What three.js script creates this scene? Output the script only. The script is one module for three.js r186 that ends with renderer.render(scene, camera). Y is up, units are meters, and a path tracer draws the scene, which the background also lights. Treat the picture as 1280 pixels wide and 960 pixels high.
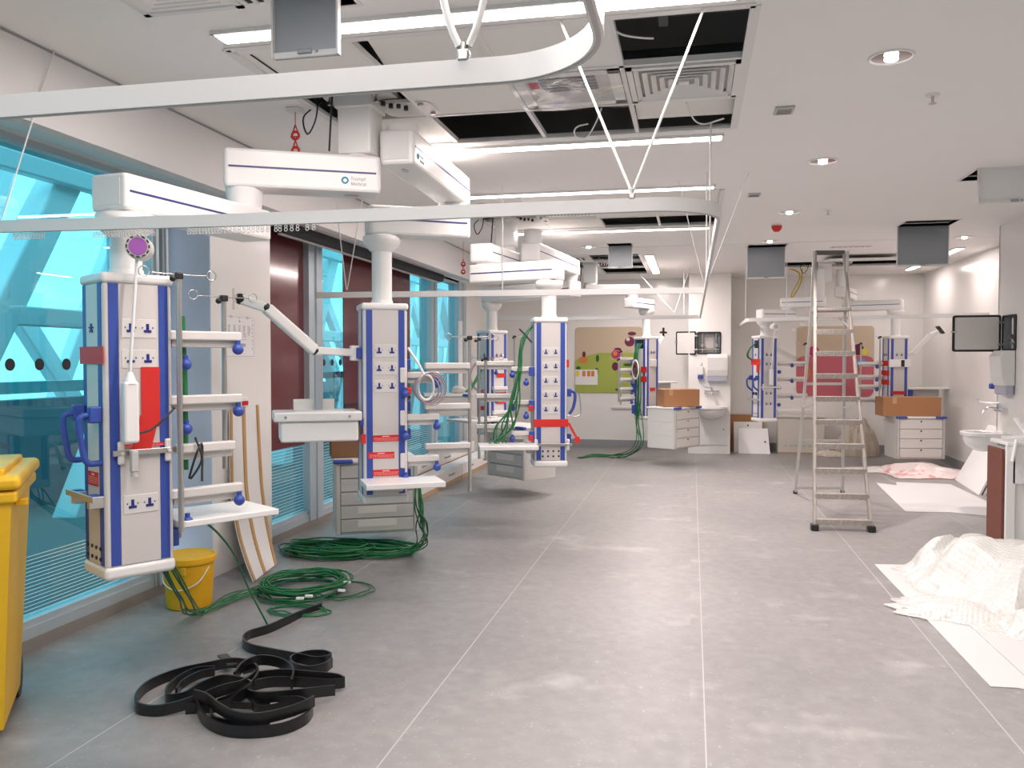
import * as THREE from 'three';
import { mergeGeometries, toCreasedNormals } from 'three/addons/utils/BufferGeometryUtils.js';
import { RoundedBoxGeometry } from 'three/addons/geometries/RoundedBoxGeometry.js';
import { RectAreaLightUniformsLib } from 'three/addons/lights/RectAreaLightUniformsLib.js';
import { FontLoader } from 'three/addons/loaders/FontLoader.js';
import { TextGeometry } from 'three/addons/geometries/TextGeometry.js';

RectAreaLightUniformsLib.init();
const scene = new THREE.Scene();

// ---------------------------------------------------------------- camera, sky, exposure
const F = 1050, CAM_H = 1.6, YAW = Math.atan2(225, F), PITCH = -Math.atan2(30, F);
const camera = new THREE.PerspectiveCamera(2 * Math.atan(480 / F) * 180 / Math.PI, 1280 / 960, 0.05, 200);
camera.position.set(0, CAM_H, 0);
camera.rotation.order = 'YXZ';
camera.rotation.set(PITCH, YAW, 0);
scene.add(camera);
camera.updateMatrixWorld();
const renderer = new THREE.WebGLRenderer({ antialias: true });
renderer.toneMapping = THREE.LinearToneMapping;
renderer.toneMappingExposure = 1.24;
renderer.shadowMap.enabled = true;
// bright overcast sky outside the glazing
scene.background = new THREE.Color().setRGB(0.86, 0.94, 1.0);
scene.backgroundIntensity = 2.1;

const H = 3.07;                        // finished ceiling height
const STRIP_I = 50;                    // radiance of the linear ceiling lights
function areaLight(x, y, z, w, d, I, color = 0xfff0ed) {   // faces down
  const l = new THREE.RectAreaLight(color, I, w, d);
  l.position.set(x, y, z); l.rotation.x = -Math.PI / 2; scene.add(l); return l;
}

// ---------------------------------------------------------------- helpers
// a photograph pixel gives a direction; the distance comes from a known plane (axis = value) or a depth
function ray(u, v) { return new THREE.Vector3((u - 640) / F, -(v - 480) / F, -1).applyEuler(camera.rotation); }
function at(u, v, axis, val) {
  const d = ray(u, v), t = (val - camera.position[axis]) / d[axis];
  return d.multiplyScalar(t).add(camera.position);
}
function dep(u, v, d) { return ray(u, v).multiplyScalar(d).add(camera.position); }   // ray has unit depth
let seed = 1234567;
function rnd() { seed = (seed * 1664525 + 1013904223) >>> 0; return seed / 4294967296; }
function rr(a, b) { return a + (b - a) * rnd(); }

const taken = new Map();
function numbered(name) {
  const n = taken.get(name) ?? 0; taken.set(name, n + 1);
  return n ? `${name}_${String(n).padStart(3, '0')}` : name;
}
function clean(g) {
  let o = g.index ? g.toNonIndexed() : g;
  for (const k of Object.keys(o.attributes)) if (!['position', 'normal', 'uv'].includes(k)) o.deleteAttribute(k);
  if (!o.attributes.normal) o.computeVertexNormals();
  if (!o.attributes.uv) o.setAttribute('uv', new THREE.BufferAttribute(new Float32Array(o.attributes.position.count * 2), 2));
  o.morphAttributes = {};
  return o;
}
function merged(gs) { gs = [gs].flat(9).filter(Boolean).map(clean); return gs.length > 1 ? mergeGeometries(gs) : gs[0]; }
function obj(name, gs, mat, parent = scene) {
  const m = new THREE.Mesh(merged(gs), mat);
  m.name = parent === scene ? numbered(name) : name;
  m.castShadow = m.receiveShadow = true;
  parent.add(m); return m;
}
function tag(o, label, category, group) { o.userData.label = label; o.userData.category = category; if (group) o.userData.group = group; return o; }
function thing(name, label, category, pos = [0, 0, 0], turn = 0, group) {
  const g = new THREE.Group(); g.name = numbered(name); g.position.set(...pos); g.rotation.y = turn; scene.add(g);
  return tag(g, label, category, group);
}
function struct(name, gs, mat) { const m = obj(name, gs, mat); m.userData.kind = 'structure'; return m; }
function structGroup(name) { const g = new THREE.Group(); g.name = numbered(name); g.userData.kind = 'structure'; scene.add(g); return g; }

// geometry makers; centre-based unless noted
function box(w, h, d, x = 0, y = 0, z = 0) { return new THREE.BoxGeometry(w, h, d).translate(x, y, z); }
function box2(x0, x1, y0, y1, z0, z1) { return box(Math.abs(x1 - x0), Math.abs(y1 - y0), Math.abs(z1 - z0), (x0 + x1) / 2, (y0 + y1) / 2, (z0 + z1) / 2); }
function rbox(w, h, d, r, x = 0, y = 0, z = 0, s = 2) { return new RoundedBoxGeometry(w, h, d, s, Math.min(r, w / 2.01, h / 2.01, d / 2.01)).translate(x, y, z); }
function cyl(r0, r1, h, x = 0, y = 0, z = 0, n = 20) { return new THREE.CylinderGeometry(r1, r0, h, n).translate(x, y, z); }   // r0 bottom
function cylX(r, h, x, y, z, n = 16) { return new THREE.CylinderGeometry(r, r, h, n).rotateZ(Math.PI / 2).translate(x, y, z); }
function cylZ(r, h, x, y, z, n = 16) { return new THREE.CylinderGeometry(r, r, h, n).rotateX(Math.PI / 2).translate(x, y, z); }
function ball(r, x, y, z, n = 14) { return new THREE.SphereGeometry(r, n, Math.ceil(n * 0.7)).translate(x, y, z); }
const V = (x, y, z) => new THREE.Vector3(x, y, z);
const UPV = V(0, 1, 0);
function bar(a, b, r, n = 8) {                                 // round bar between two points
  const d = b.clone().sub(a), g = new THREE.CylinderGeometry(r, r, d.length(), n);
  g.applyQuaternion(new THREE.Quaternion().setFromUnitVectors(UPV, d.clone().normalize()));
  return g.translate((a.x + b.x) / 2, (a.y + b.y) / 2, (a.z + b.z) / 2);
}
function beam(a, b, w, t, up = UPV, bevel = 0) {               // rectangular bar; w across, t along "up"
  const d = b.clone().sub(a), L = d.length(), g = bevel ? new RoundedBoxGeometry(w, t, L, 2, bevel) : new THREE.BoxGeometry(w, t, L);
  const zx = d.clone().normalize(), xx = new THREE.Vector3().crossVectors(up, zx).normalize(), yx = new THREE.Vector3().crossVectors(zx, xx);
  g.applyMatrix4(new THREE.Matrix4().makeBasis(xx, yx, zx));
  return g.translate((a.x + b.x) / 2, (a.y + b.y) / 2, (a.z + b.z) / 2);
}
function tube(pts, r, seg, n = 6, closed = false) {
  const c = new THREE.CatmullRomCurve3(pts, closed, 'centripetal');
  return new THREE.TubeGeometry(c, seg ?? pts.length * 6, r, n, closed);
}
function lathe(pts, n = 28) { return new THREE.LatheGeometry(pts.map((p) => new THREE.Vector2(...p)), n); }
function polyShape(pts) { const s = new THREE.Shape(); pts.forEach(([x, y], i) => (i ? s.lineTo(x, y) : s.moveTo(x, y))); s.closePath(); return s; }
function roundRect(x0, y0, x1, y1, r) {
  const s = new THREE.Shape();
  s.moveTo(x0 + r, y0); s.lineTo(x1 - r, y0); s.quadraticCurveTo(x1, y0, x1, y0 + r); s.lineTo(x1, y1 - r); s.quadraticCurveTo(x1, y1, x1 - r, y1);
  s.lineTo(x0 + r, y1); s.quadraticCurveTo(x0, y1, x0, y1 - r); s.lineTo(x0, y0 + r); s.quadraticCurveTo(x0, y0, x0 + r, y0); return s;
}
function ext(shape, d, bevel = 0) {                            // extrude along +z from z = 0
  return new THREE.ExtrudeGeometry(shape, { depth: d - 2 * bevel, bevelEnabled: bevel > 0, bevelSize: bevel, bevelThickness: bevel, bevelOffset: -bevel, bevelSegments: 2, curveSegments: 8 }).translate(0, 0, bevel);
}
// a horizontal sheet (outline in x,z) of thickness t with its underside at y
function slab(pts, y, t, holes = []) {
  const s = polyShape(pts.map(([x, z]) => [x, -z]));
  for (const h of holes) s.holes.push(polyShape(h.map(([x, z]) => [x, -z])));
  return new THREE.ExtrudeGeometry(s, { depth: t, bevelEnabled: false }).rotateX(-Math.PI / 2).translate(0, y, 0);
}
const rect = (x0, x1, z0, z1) => [[x0, z0], [x1, z0], [x1, z1], [x0, z1]];

// ---------------------------------------------------------------- procedural textures
function noiseTex(w, h, fn, srgb = true) {
  const data = new Uint8Array(w * h * 4);
  for (let y = 0; y < h; y++) for (let x = 0; x < w; x++) {
    const c = fn(x / w, y / h), i = (y * w + x) * 4;
    data[i] = c[0]; data[i + 1] = c[1]; data[i + 2] = c[2]; data[i + 3] = 255;
  }
  const t = new THREE.DataTexture(data, w, h); t.wrapS = t.wrapT = THREE.RepeatWrapping; t.magFilter = THREE.LinearFilter; t.minFilter = THREE.LinearMipmapLinearFilter; t.generateMipmaps = true;
  if (srgb) t.colorSpace = THREE.SRGBColorSpace; t.needsUpdate = true; return t;
}
const lat = new Float32Array(4096).map(() => rnd());
function vn(x, y, p) {                                         // periodic value noise
  const xi = Math.floor(x), yi = Math.floor(y), fx = x - xi, fy = y - yi, sx = fx * fx * (3 - 2 * fx), sy = fy * fy * (3 - 2 * fy);
  const g = (a, b) => lat[((((a % p) + p) % p) * 57 + (((b % p) + p) % p) * 131) & 4095];
  return (g(xi, yi) * (1 - sx) + g(xi + 1, yi) * sx) * (1 - sy) + (g(xi, yi + 1) * (1 - sx) + g(xi + 1, yi + 1) * sx) * sy;
}
function fbm(u, v, p, o = 4) { let a = 0, w = 0.5, s = 0; for (let i = 0; i < o; i++) { a += w * vn(u * p, v * p, p); s += w; w *= 0.5; p *= 2; } return a / s; }
function canvasTex(w, h, draw) {
  const c = document.createElement('canvas'); c.width = w; c.height = h; draw(c.getContext('2d'), w, h);
  const t = new THREE.CanvasTexture(c); t.colorSpace = THREE.SRGBColorSpace; t.anisotropy = 8; return t;
}
const floorTex = noiseTex(1024, 1024, (u, v) => {
  const big = fbm(u, v, 6, 4) - 0.5, fine = fbm(u + 0.3, v + 0.7, 128, 3) - 0.5;
  const streak = Math.max(0, fbm(u * 0.5, v + 0.4, 24, 4) + 0.35 * fbm(u, v, 64, 2) - 0.84) * 70;      // plaster dust scuffs
  let k = 136 + big * 18 + fine * 16 + streak;
  if (vn(u * 512, v * 512, 512) > 0.965) k += 22;                                        // pale vinyl chips
  return [k * 1.0, k * 0.985, k * 0.975];
});
floorTex.repeat.set(1 / 6.7, 1 / 6.7);

// ---------------------------------------------------------------- materials (linear albedo)
const L3 = (r, g, b) => new THREE.Color().setRGB(r, g, b);
const mat = (c, rough = 0.5, metal = 0, extra = {}) => new THREE.MeshPhysicalMaterial({ color: c, roughness: rough, metalness: metal, ...extra });
const M = {
  floor: mat(L3(1, 1, 1), 0.42, 0, { map: floorTex }),
  weld: mat(L3(0.42, 0.41, 0.4), 0.5),
  skirting: mat(L3(0.3, 0.31, 0.32), 0.5),
  ceiling: mat(L3(0.9, 0.88, 0.86), 0.85),
  tile: mat(L3(0.84, 0.82, 0.78), 0.85),
  tbar: mat(L3(0.78, 0.77, 0.75), 0.45),
  wall: mat(L3(0.84, 0.82, 0.79), 0.2),
  bulk: mat(L3(0.74, 0.72, 0.71), 0.75),
  dark: mat(L3(0.02, 0.02, 0.022), 0.8),
  duct: mat(L3(0.25, 0.25, 0.26), 0.5, 0.8),
  concrete: mat(L3(0.2, 0.2, 0.2), 0.9),
  frame: mat(L3(0.46, 0.53, 0.57), 0.35, 0.2),
  kerb: mat(L3(0.26, 0.235, 0.215), 0.6),
  glass: mat(L3(0.38, 0.78, 0.85), 0.0, 0, { transmission: 1, thickness: 0, ior: 1.5 }),
  maroon: mat(L3(0.14, 0.035, 0.04), 0.12),
  windowLitBlue: mat(L3(0.66, 0.78, 0.92), 0.35),  // bluish daylight from the glazing, painted into the base colour
  steelOut: mat(L3(0.84, 0.85, 0.86), 0.5),
  white: mat(L3(0.8, 0.79, 0.77), 0.28),
  whiteMatt: mat(L3(0.8, 0.79, 0.78), 0.7),
  offwhite: mat(L3(0.66, 0.64, 0.61), 0.4),
  greyPlastic: mat(L3(0.5, 0.49, 0.47), 0.4),
  panelGrey: mat(L3(0.6, 0.57, 0.55), 0.4),
  blue: mat(L3(0.035, 0.075, 0.36), 0.4),
  blueStripe: mat(L3(0.03, 0.03, 0.16), 0.4),
  socketBlue: mat(L3(0.015, 0.018, 0.19), 0.4),
  red: mat(L3(0.62, 0.02, 0.015), 0.5),
  redPrint: null,
  steel: mat(L3(0.56, 0.53, 0.5), 0.28, 1),
  alu: mat(L3(0.62, 0.61, 0.59), 0.4, 0.85),
  chrome: mat(L3(0.75, 0.75, 0.76), 0.12, 1),
  zinc: mat(L3(0.36, 0.39, 0.42), 0.42, 0.55),
  black: mat(L3(0.012, 0.012, 0.013), 0.4),
  rubber: mat(L3(0.009, 0.009, 0.01), 0.3),
  cableGreen: mat(L3(0.012, 0.16, 0.05), 0.4),
  cableBlack: mat(L3(0.02, 0.02, 0.022), 0.5),
  yellow: mat(L3(0.86, 0.5, 0.015), 0.42),
  bucketYellow: mat(L3(0.8, 0.42, 0.01), 0.42),
  cardboard: mat(L3(0.4, 0.19, 0.085), 0.8),
  wood: mat(L3(0.52, 0.3, 0.12), 0.6),
  brown: mat(L3(0.17, 0.052, 0.032), 0.55),
  board: mat(L3(0.8, 0.79, 0.78), 0.55),
  plywood: mat(L3(0.42, 0.21, 0.08), 0.7),
  glow: new THREE.MeshStandardMaterial({ color: 0xffffff, emissive: 0xfff4f0, emissiveIntensity: 8, roughness: 0.6 }),
  purple: mat(L3(0.34, 0.09, 0.42), 0.5),
  teal: mat(L3(0.03, 0.28, 0.45), 0.4),
  textGrey: mat(L3(0.2, 0.19, 0.2), 0.6),
  ceramic: mat(L3(0.82, 0.81, 0.79), 0.12),
  film: mat(L3(0.86, 0.84, 0.8), 0.22, 0, { transmission: 0.35, thickness: 0 }),
};
const font = await new FontLoader().loadAsync('fonts/droid/droid_sans_regular.typeface.json');
const fontBold = await new FontLoader().loadAsync('fonts/droid/droid_sans_bold.typeface.json');
function textGeo(str, size, depth = 0.001, f = font) { const g = new TextGeometry(str, { font: f, size, depth, curveSegments: 3, bevelEnabled: false }); g.computeBoundingBox(); return g; }

// ================================================================ the room shell
const XW = -3.57, XB = -2.99, ZB = -15.5, XR = 3.85, XRN = 3.3, ZRN = -10.2, ZN = 4.2;
{
  const fl = struct('floor', (() => {
    const g = box2(-3.56, XR + 0.02, -0.2, 0, ZB - 0.02, ZN).toNonIndexed(), p = g.attributes.position, uv = g.attributes.uv;
    for (let i = 0; i < p.count; i++) uv.setXY(i, p.getX(i), p.getZ(i));
    return g;
  })(), M.floor);
  for (const x of [-2.465, -1.2, 0.065, 1.33, 2.595]) obj('weld_seam', box2(x - 0.003, x + 0.003, -0.001, 0.0006, ZB, ZN), M.weld, fl);
}
// ceiling: plasterboard with cut openings; openings [x0, x1, z0, z1]
const OP1 = [-2.17, 0.25, -5.54, -3.65], OP2 = [-2.17, 0.25, -9.4, -7.49];
const OP3 = [-2.2, -0.72, -14.45, -11.75], OP4 = [1.25, 3.15, -13.99, -13.25];
const HATCH = { a: [-1.62, -1.34, -3.3, -3.02], b: [2.14, 2.64, -7.56, -7.1], c: [2.21, 2.73, -10.02, -9.6], d: [0.7, 1.17, -11.46, -11.14], e: [-1.06, -0.76, -10.92, -10.66] };
{
  const cx0 = XB, T = 0.03;
  const near = struct('ceiling', slab(rect(cx0, XRN + 0.05, -11.04, ZN), H, T, [OP1, OP2, HATCH.a, HATCH.b, HATCH.c, HATCH.e].map((o) => rect(...o))), M.ceiling);
  const nearR = struct('ceiling', slab(rect(XRN + 0.05, XR + 0.1, -11.04, -10.2), H, T), M.ceiling);
  const far = struct('ceiling', slab(rect(-3.6, XR + 0.1, ZB - 0.1, -11.062), H, T, [OP3, OP4, HATCH.d].map((o) => rect(...o))), M.ceiling);
  struct('ceiling_void', [box2(-3.8, 4.1, 5.0, 5.15, ZB - 0.2, ZN + 0.1), box2(-3.8, -3.6, H + 0.03, 5.1, ZB - 0.2, ZN + 0.1), box2(3.95, 4.1, H, 5.1, ZB - 0.2, ZN + 0.1),
    box2(-3.8, 4.1, H, 5.1, ZB - 0.2, ZB - 0.1), box2(-3.8, 4.1, H, 5.1, ZN, ZN + 0.1)], M.concrete);
}
// services seen through the openings
{
  const d = thing('air_duct', 'dark metal air duct in the ceiling void above the open tiles', 'duct');
  obj('duct_body', [rbox(1.6, 0.3, 0.5, 0.02, -0.4, 3.45, -4.05), rbox(2.6, 0.22, 0.35, 0.02, -0.9, 3.35, -5.3)], M.duct, d);
  for (const x of [-0.15, -0.75]) obj('flange', rbox(0.05, 0.36, 0.56, 0.01, x, 3.45, -4.05), M.zinc, d);
  const e = thing('air_duct', 'dark metal duct above the far ceiling opening by the window', 'duct');
  obj('duct_body', [rbox(1.4, 0.25, 0.5, 0.02, -1.4, 3.45, -12.4), rbox(0.3, 0.25, 1.2, 0.02, -0.9, 3.55, -13.9)], M.duct, e);
  obj('tray', [0, 1, 2, 3, 4].map((k) => box(1.3, 0.015, 0.06, -1.4, 3.2, -12.1 - k * 0.45)), M.zinc, e);
  const f = thing('cable_tray', 'grey cable tray above the ceiling opening over the ladder', 'cable tray');
  obj('tray_body', [box(1.8, 0.02, 0.3, 2.2, 3.3, -13.6), box(1.8, 0.08, 0.015, 2.2, 3.34, -13.45), box(1.8, 0.08, 0.015, 2.2, 3.34, -13.75)], M.duct, f);
}
// walls
struct('wall_back', [box2(-3.9, XR + 0.2, 0, H, ZB - 0.15, ZB)], M.wall);
struct('baseboard_back', [box2(-3.57, -0.06, 0, 0.13, ZB, ZB + 0.012), box2(0.64, XR, 0, 0.13, ZB, ZB + 0.012)], M.skirting);
struct('wall_right', [box2(XR, XR + 0.15, 0, H, ZB - 0.15, ZRN), box2(XRN, XR + 0.15, 0, H, ZRN, ZRN + 0.02), box2(XRN, XRN + 0.15, 0, H, ZRN, -10.04), box2(XRN, XRN + 0.15, 0, H, -9.66, ZN), box2(XRN, XRN + 0.15, 0, 1.71, -10.04, -9.66), box2(XRN, XRN + 0.15, 2.07, H, -10.04, -9.66), box2(XRN + 0.15, XRN + 0.3, 0, H, ZRN, ZN)], M.wall);
struct('baseboard_right', [box2(XR - 0.012, XR, 0, 0.13, ZB, ZRN), box2(XRN - 0.012, XRN, 0, 0.13, ZRN, ZN)], M.skirting);
struct('wall_rear', [box2(-3.9, XRN + 0.2, 0, H, ZN, ZN + 0.15)], M.wall);
struct('wall_back_column', [box2(-0.06, 0.64, 0, H, ZB, -14.88), box2(-0.06, 0.09, 0, H, -14.88, -14.7), box2(0.47, 0.64, 0, H, -14.88, -14.7), box2(0.09, 0.47, 0, 1.71, -14.88, -14.7), box2(0.09, 0.47, 2.07, H, -14.88, -14.7)], M.wall);
struct('wall_left', [box2(-3.75, -3.57, 0, H, ZB - 0.1, -13.05)], M.wall);
// dado rails and cover strips on the wall panels
struct('trim_1', [box2(0.64, XR, 2.28, 2.3, ZB, ZB + 0.006), box2(2.05, 2.06, 0.13, H, ZB, ZB + 0.006), box2(-1.3, -1.29, 0.13, 1.0, ZB, ZB + 0.006)], M.white);

// bulkhead over the glazing
struct('wall_bulkhead', ext(polyShape([[XB, H + 0.2], [XB, 2.7], [-3.05, 2.69], [-3.5, 2.81], [-3.75, 2.81], [-3.75, H + 0.2]]), ZN + 11.4).translate(0, 0, -11.4), M.bulk);
struct('wall_bulkhead', box2(-3.75, -3.56, 2.8, H + 0.2, -13.1, -11.4), M.bulk);
// shadow-gap trim where bulkhead meets ceiling
struct('trim_2', box2(XB, XB + 0.006, H - 0.012, H - 0.004, -11.4, ZN), M.skirting);

// boxed column between the windows
{ const c = struct('wall_column', box2(-4.0, -3.43, 0, 2.8, -6.42, -5.54), M.wall);
  obj('window_lit_side', box2(-3.8, -3.432, 0.0, 2.76, -5.54, -5.532), M.windowLitBlue, c); }  // thin facing on the white column; its blue stands in for window light

// ---------------------------------------------------------------- glazing along the left side
function windowUnit(n, z0, z1, mullions) {                     // z0 near, z1 far (z0 > z1)
  const g = structGroup('window_' + n);
  obj('kerb', box2(-3.8, -3.545, 0, 0.065, z1, z0), M.kerb, g);
  obj('sill_frame', [box2(-3.7, -3.555, 0.065, 0.125, z1, z0), box2(-3.68, -3.575, 0.125, 0.16, z1, z0)], M.frame, g);
  obj('head_frame', box2(-3.7, -3.56, 2.77, 2.83, z1, z0), M.frame, g);
  for (const [a, b] of mullions) {
    obj('mullion', [box2(-3.72, -3.545, 0.065, 2.83, b, a), box2(-3.545, -3.53, 0.065, 2.8, (a + b) / 2 - 0.012, (a + b) / 2 + 0.012)], M.frame, g);
  }
  return g;
}
function pane(g, z0, z1) { return obj('pane', box(0.002, 2.62, Math.abs(z0 - z1)).translate(-3.62, 1.46, (z0 + z1) / 2), M.glass, g); }
function frit(g, z0, z1, y0, y1, n) {                          // printed stripes low on the glass
  const gs = []; for (let i = 0; i < n; i++) { const y = y0 + (y1 - y0) * i / (n - 1); gs.push(box2(-3.616, -3.614, y, y + 0.003, z1, z0)); }
  const m = obj('printed_stripes', gs, M.fritWhite, g); m.userData.kind = 'stuff';
}
M.fritWhite = mat(L3(0.85, 0.85, 0.85), 0.6);
const dotGeo = new THREE.CylinderGeometry(0.034, 0.034, 0.003, 20).rotateZ(Math.PI / 2);
function dots(g, zs) { for (const z of zs) obj('glass_marker_dot', dotGeo.clone().translate(-3.612, 1.575, z), M.black, g); }
{
  const w1 = windowUnit(1, ZN, -5.2, [[-5.02, -5.1], [-5.14, -5.2], [-0.7, -0.78], [ZN, ZN - 0.08]]);
  pane(w1, ZN - 0.08, -0.7); pane(w1, -0.78, -5.02);
  frit(w1, -0.78, -5.02, 0.18, 0.5, 16);
  dots(w1, [-2.78, -3.0, -3.22, -3.44, -3.66, -3.88, -4.09, -4.3]);
  obj('return_panel', [box2(-3.95, -3.78, 0, 2.83, -5.54, -5.1)], M.windowLitBlue, w1);
  const w2 = windowUnit(2, -6.42, -13.05, [[-6.42, -6.47], [-7.38, -7.68], [-11.2, -11.48], [-12.62, -13.05]]);
  pane(w2, -6.47, -7.38); pane(w2, -7.68, -11.2); pane(w2, -11.48, -12.62);
  frit(w2, -6.47, -7.38, 0.18, 0.78, 22); frit(w2, -7.68, -11.2, 0.18, 0.78, 22);
  dots(w2, [-7.85, -8.05, -8.25]);
  obj('spandrel_panel', box2(-3.612, -3.6, 0.8, 2.78, -7.38, -6.47), M.maroon, w2);
  obj('spandrel_panel', box2(-3.612, -3.6, 0.8, 2.78, -10.45, -8.32), M.maroon, w2);
  obj('spandrel_rail', [box2(-3.6, -3.596, 2.3, 2.32, -10.45, -8.32), box2(-3.6, -3.596, 1.1, 1.13, -10.45, -8.32)], M.dark, w2);
  const rb = thing('roller_blind', 'rolled-up dark grey window blind under the bulkhead', 'blind');
  obj('blind_roll', [ext(roundRect(-3.5, 2.68, -3.36, 2.8, 0.05), 4.6).translate(0, 0, -11.2)], mat(L3(0.05, 0.05, 0.055), 0.7), rb);
  obj('bottom_bar', box2(-3.45, -3.42, 2.665, 2.68, -11.2, -6.6), M.white, rb);
}
// ---------------------------------------------------------------- outside: steel lattice, rail, deck and parapet
{
  const dk = struct('ground_outside', [box2(-14, -3.8, -0.4, -0.1, -45, 12)], M.concrete);
  const lt = thing('steel_lattice', 'pale steel diagonal lattice outside the glazing', 'lattice');
  const X = -6.6;
  for (let k = -2; k < 15; k++) {
    const z = 1.5 - k * 2.35;
    obj('diagonal', beam(V(X, -0.2, z), V(X - 0.5, 6.5, z - 4.6), 0.34, 0.3, V(1, 0, 0), 0.03), M.steelOut, lt);
    if (k % 2 === 0) obj('diagonal', beam(V(X - 0.35, -0.2, z - 4.2), V(X - 0.8, 6.5, z + 0.6), 0.26, 0.26, V(1, 0, 0), 0.03), M.steelOut, lt);
  }
  for (const y of [2.05, 3.6, 5.4]) obj('horizontal_tube', beam(V(X - 0.1, y, 10), V(X - 0.1, y, -40), 0.16, 0.2, UPV, 0.02), M.steelOut, lt);
  const lt2 = thing('steel_lattice', 'second pale steel lattice farther beyond the glazing', 'lattice');
  for (let k = -2; k < 22; k++) {
    const z = 2.5 - k * 1.9;
    obj('diagonal', beam(V(X - 3.2, -0.2, z), V(X - 3.6, 8.5, z - 3.4 - 1.6 * (k % 3)), 0.22, 0.2, V(1, 0, 0), 0.03), M.steelOut, lt2);
    if (k % 2) obj('diagonal', beam(V(X - 3.0, -0.2, z - 5.5), V(X - 3.4, 8.5, z + 1.2), 0.3, 0.2, V(1, 0, 0), 0.03), M.steelOut, lt2);
  }
  const rl = thing('guard_rail', 'pale horizontal guard rail just outside the window glass', 'rail');
  obj('rail', [box2(-3.98, -3.9, 1.4, 1.47, -40, 10)], M.steelOut, rl);
  for (let k = 0; k < 12; k++) obj('post', box2(-3.97, -3.92, -0.1, 1.4, 5.03 - k * 2.6, 4.97 - k * 2.6), M.steelOut, rl);
  struct('parapet_outside', [box2(-7.6, -7.4, -0.1, 1.15, -45, 12)], mat(L3(0.16, 0.24, 0.28), 0.7));
}

// ================================================================ ceiling fittings
// a rectangular section swept along a path lying flat (up = +y); w across, h tall
function sweepRect(pts, w, h) {
  const pos = [], n = pts.length, P = [];
  for (let i = 0; i < n; i++) {
    const a = pts[Math.max(0, i - 1)], b = pts[Math.min(n - 1, i + 1)], t = b.clone().sub(a).setY(0).normalize(), s = V(t.z, 0, -t.x);
    P.push([[-w / 2, -h / 2], [w / 2, -h / 2], [w / 2, h / 2], [-w / 2, h / 2]].map(([x, y]) => pts[i].clone().addScaledVector(s, x).add(V(0, y, 0))));
  }
  const quad = (a, b, c, d) => pos.push(a, b, c, a, c, d);
  for (let i = 0; i < n - 1; i++) for (let k = 0; k < 4; k++) { const l = (k + 1) % 4; quad(P[i][k], P[i][l], P[i + 1][l], P[i + 1][k]); }
  quad(P[0][3], P[0][2], P[0][1], P[0][0]); quad(...P[n - 1]);
  const g = new THREE.BufferGeometry().setFromPoints(pos); g.computeVertexNormals();
  return toCreasedNormals(g, 0.6);
}
// linear lights flush in the ceiling
function linearLight(label, x0, x1, z0, z1, I, group, joints = []) {
  const cx = (x0 + x1) / 2, cz = (z0 + z1) / 2, w = Math.abs(x1 - x0), d = Math.abs(z1 - z0);
  const t = thing('linear_ceiling_light', label, 'light', [cx, H, cz], 0, group);
  obj('housing', [box(w + 0.03, 0.02, 0.012, 0, -0.008, d / 2 + 0.008), box(w + 0.03, 0.02, 0.012, 0, -0.008, -d / 2 - 0.008), box(0.012, 0.02, d + 0.03, w / 2 + 0.008, -0.008, 0), box(0.012, 0.02, d + 0.03, -w / 2 - 0.008, -0.008, 0)], M.tbar, t);
  obj('diffuser', rbox(w, 0.024, d, 0.01, 0, -0.011, 0), M.glow, t);
  for (const j of joints) obj('joint', box(0.012, 0.02, d + 0.004, j, -0.009, 0), M.tbar, t);
  areaLight(cx, H - 0.026, cz, w, d, I);
}
const SG = 'long linear lights across the ceiling';
linearLight('long white light strip behind the hanging steel hatch', -2.1, 0.17, -3.44, -3.54, STRIP_I, SG, [0.4]);
linearLight('long white light strip beside the open ceiling tiles', -2.02, 0.18, -5.66, -5.76, STRIP_I, SG, [-0.1, 1.02]);
linearLight('long white light strip crossing the plain ceiling panel', -2.06, 0.17, -7.28, -7.37, STRIP_I, SG);
linearLight('long white light strip past the second bank of ceiling tiles', -1.98, 0.18, -9.51, -9.6, STRIP_I, SG);
linearLight('long ceiling light strip over the entrance bay', -2.1, 0.17, -1.6, -1.7, STRIP_I, SG);
linearLight('long ceiling light strip at the back of the entrance bay', -2.1, 0.17, 0.42, 0.32, STRIP_I, SG);
linearLight('short lengthways light by the right wall corner', 3.36, 3.46, -11.98, -12.8, STRIP_I * 0.7, 'short lengthways ceiling lights');
linearLight('short lengthways light over the wall-side drawers', 3.36, 3.46, -13.95, -14.65, STRIP_I * 0.7, 'short lengthways ceiling lights');
linearLight('lengthways light strip beside the far black ceiling opening', -0.65, -0.54, -11.9, -14.3, STRIP_I * 1.5);

// round downlights
function downlight(x, z, label, lit = 1) {
  const t = thing('downlight', label, 'light', [x, H, z], 0, 'round recessed downlights');
  obj('trim_ring', new THREE.TorusGeometry(0.1, 0.008, 8, 32).rotateX(Math.PI / 2).translate(0, -0.002, 0), M.white, t);
  obj('reflector', lathe([[0.1, -0.001], [0.085, 0.001], [0.05, 0.0016], [0.0, 0.002]].map(([r, y]) => [r, y - 0.004]), 28), M.chrome, t);
  obj('lamp', new THREE.SphereGeometry(0.034, 14, 8).scale(1, 0.4, 1).translate(0, -0.012, 0), M.glow, t);
  const s = new THREE.SpotLight(0xfff1ee, 15 * lit, 0, 1.0, 0.7); s.position.set(x, H - 0.03, z); s.target.position.set(x, 0, z); s.castShadow = true; s.shadow.radius = 4; scene.add(s, s.target);
}
downlight(0.936, -4.41, 'round chrome downlight ahead of the square ceiling speaker');
downlight(0.936, -6.59, 'round chrome downlight between the two ceiling speakers');
downlight(0.936, -8.78, 'round chrome downlight just before the red alarm');
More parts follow.
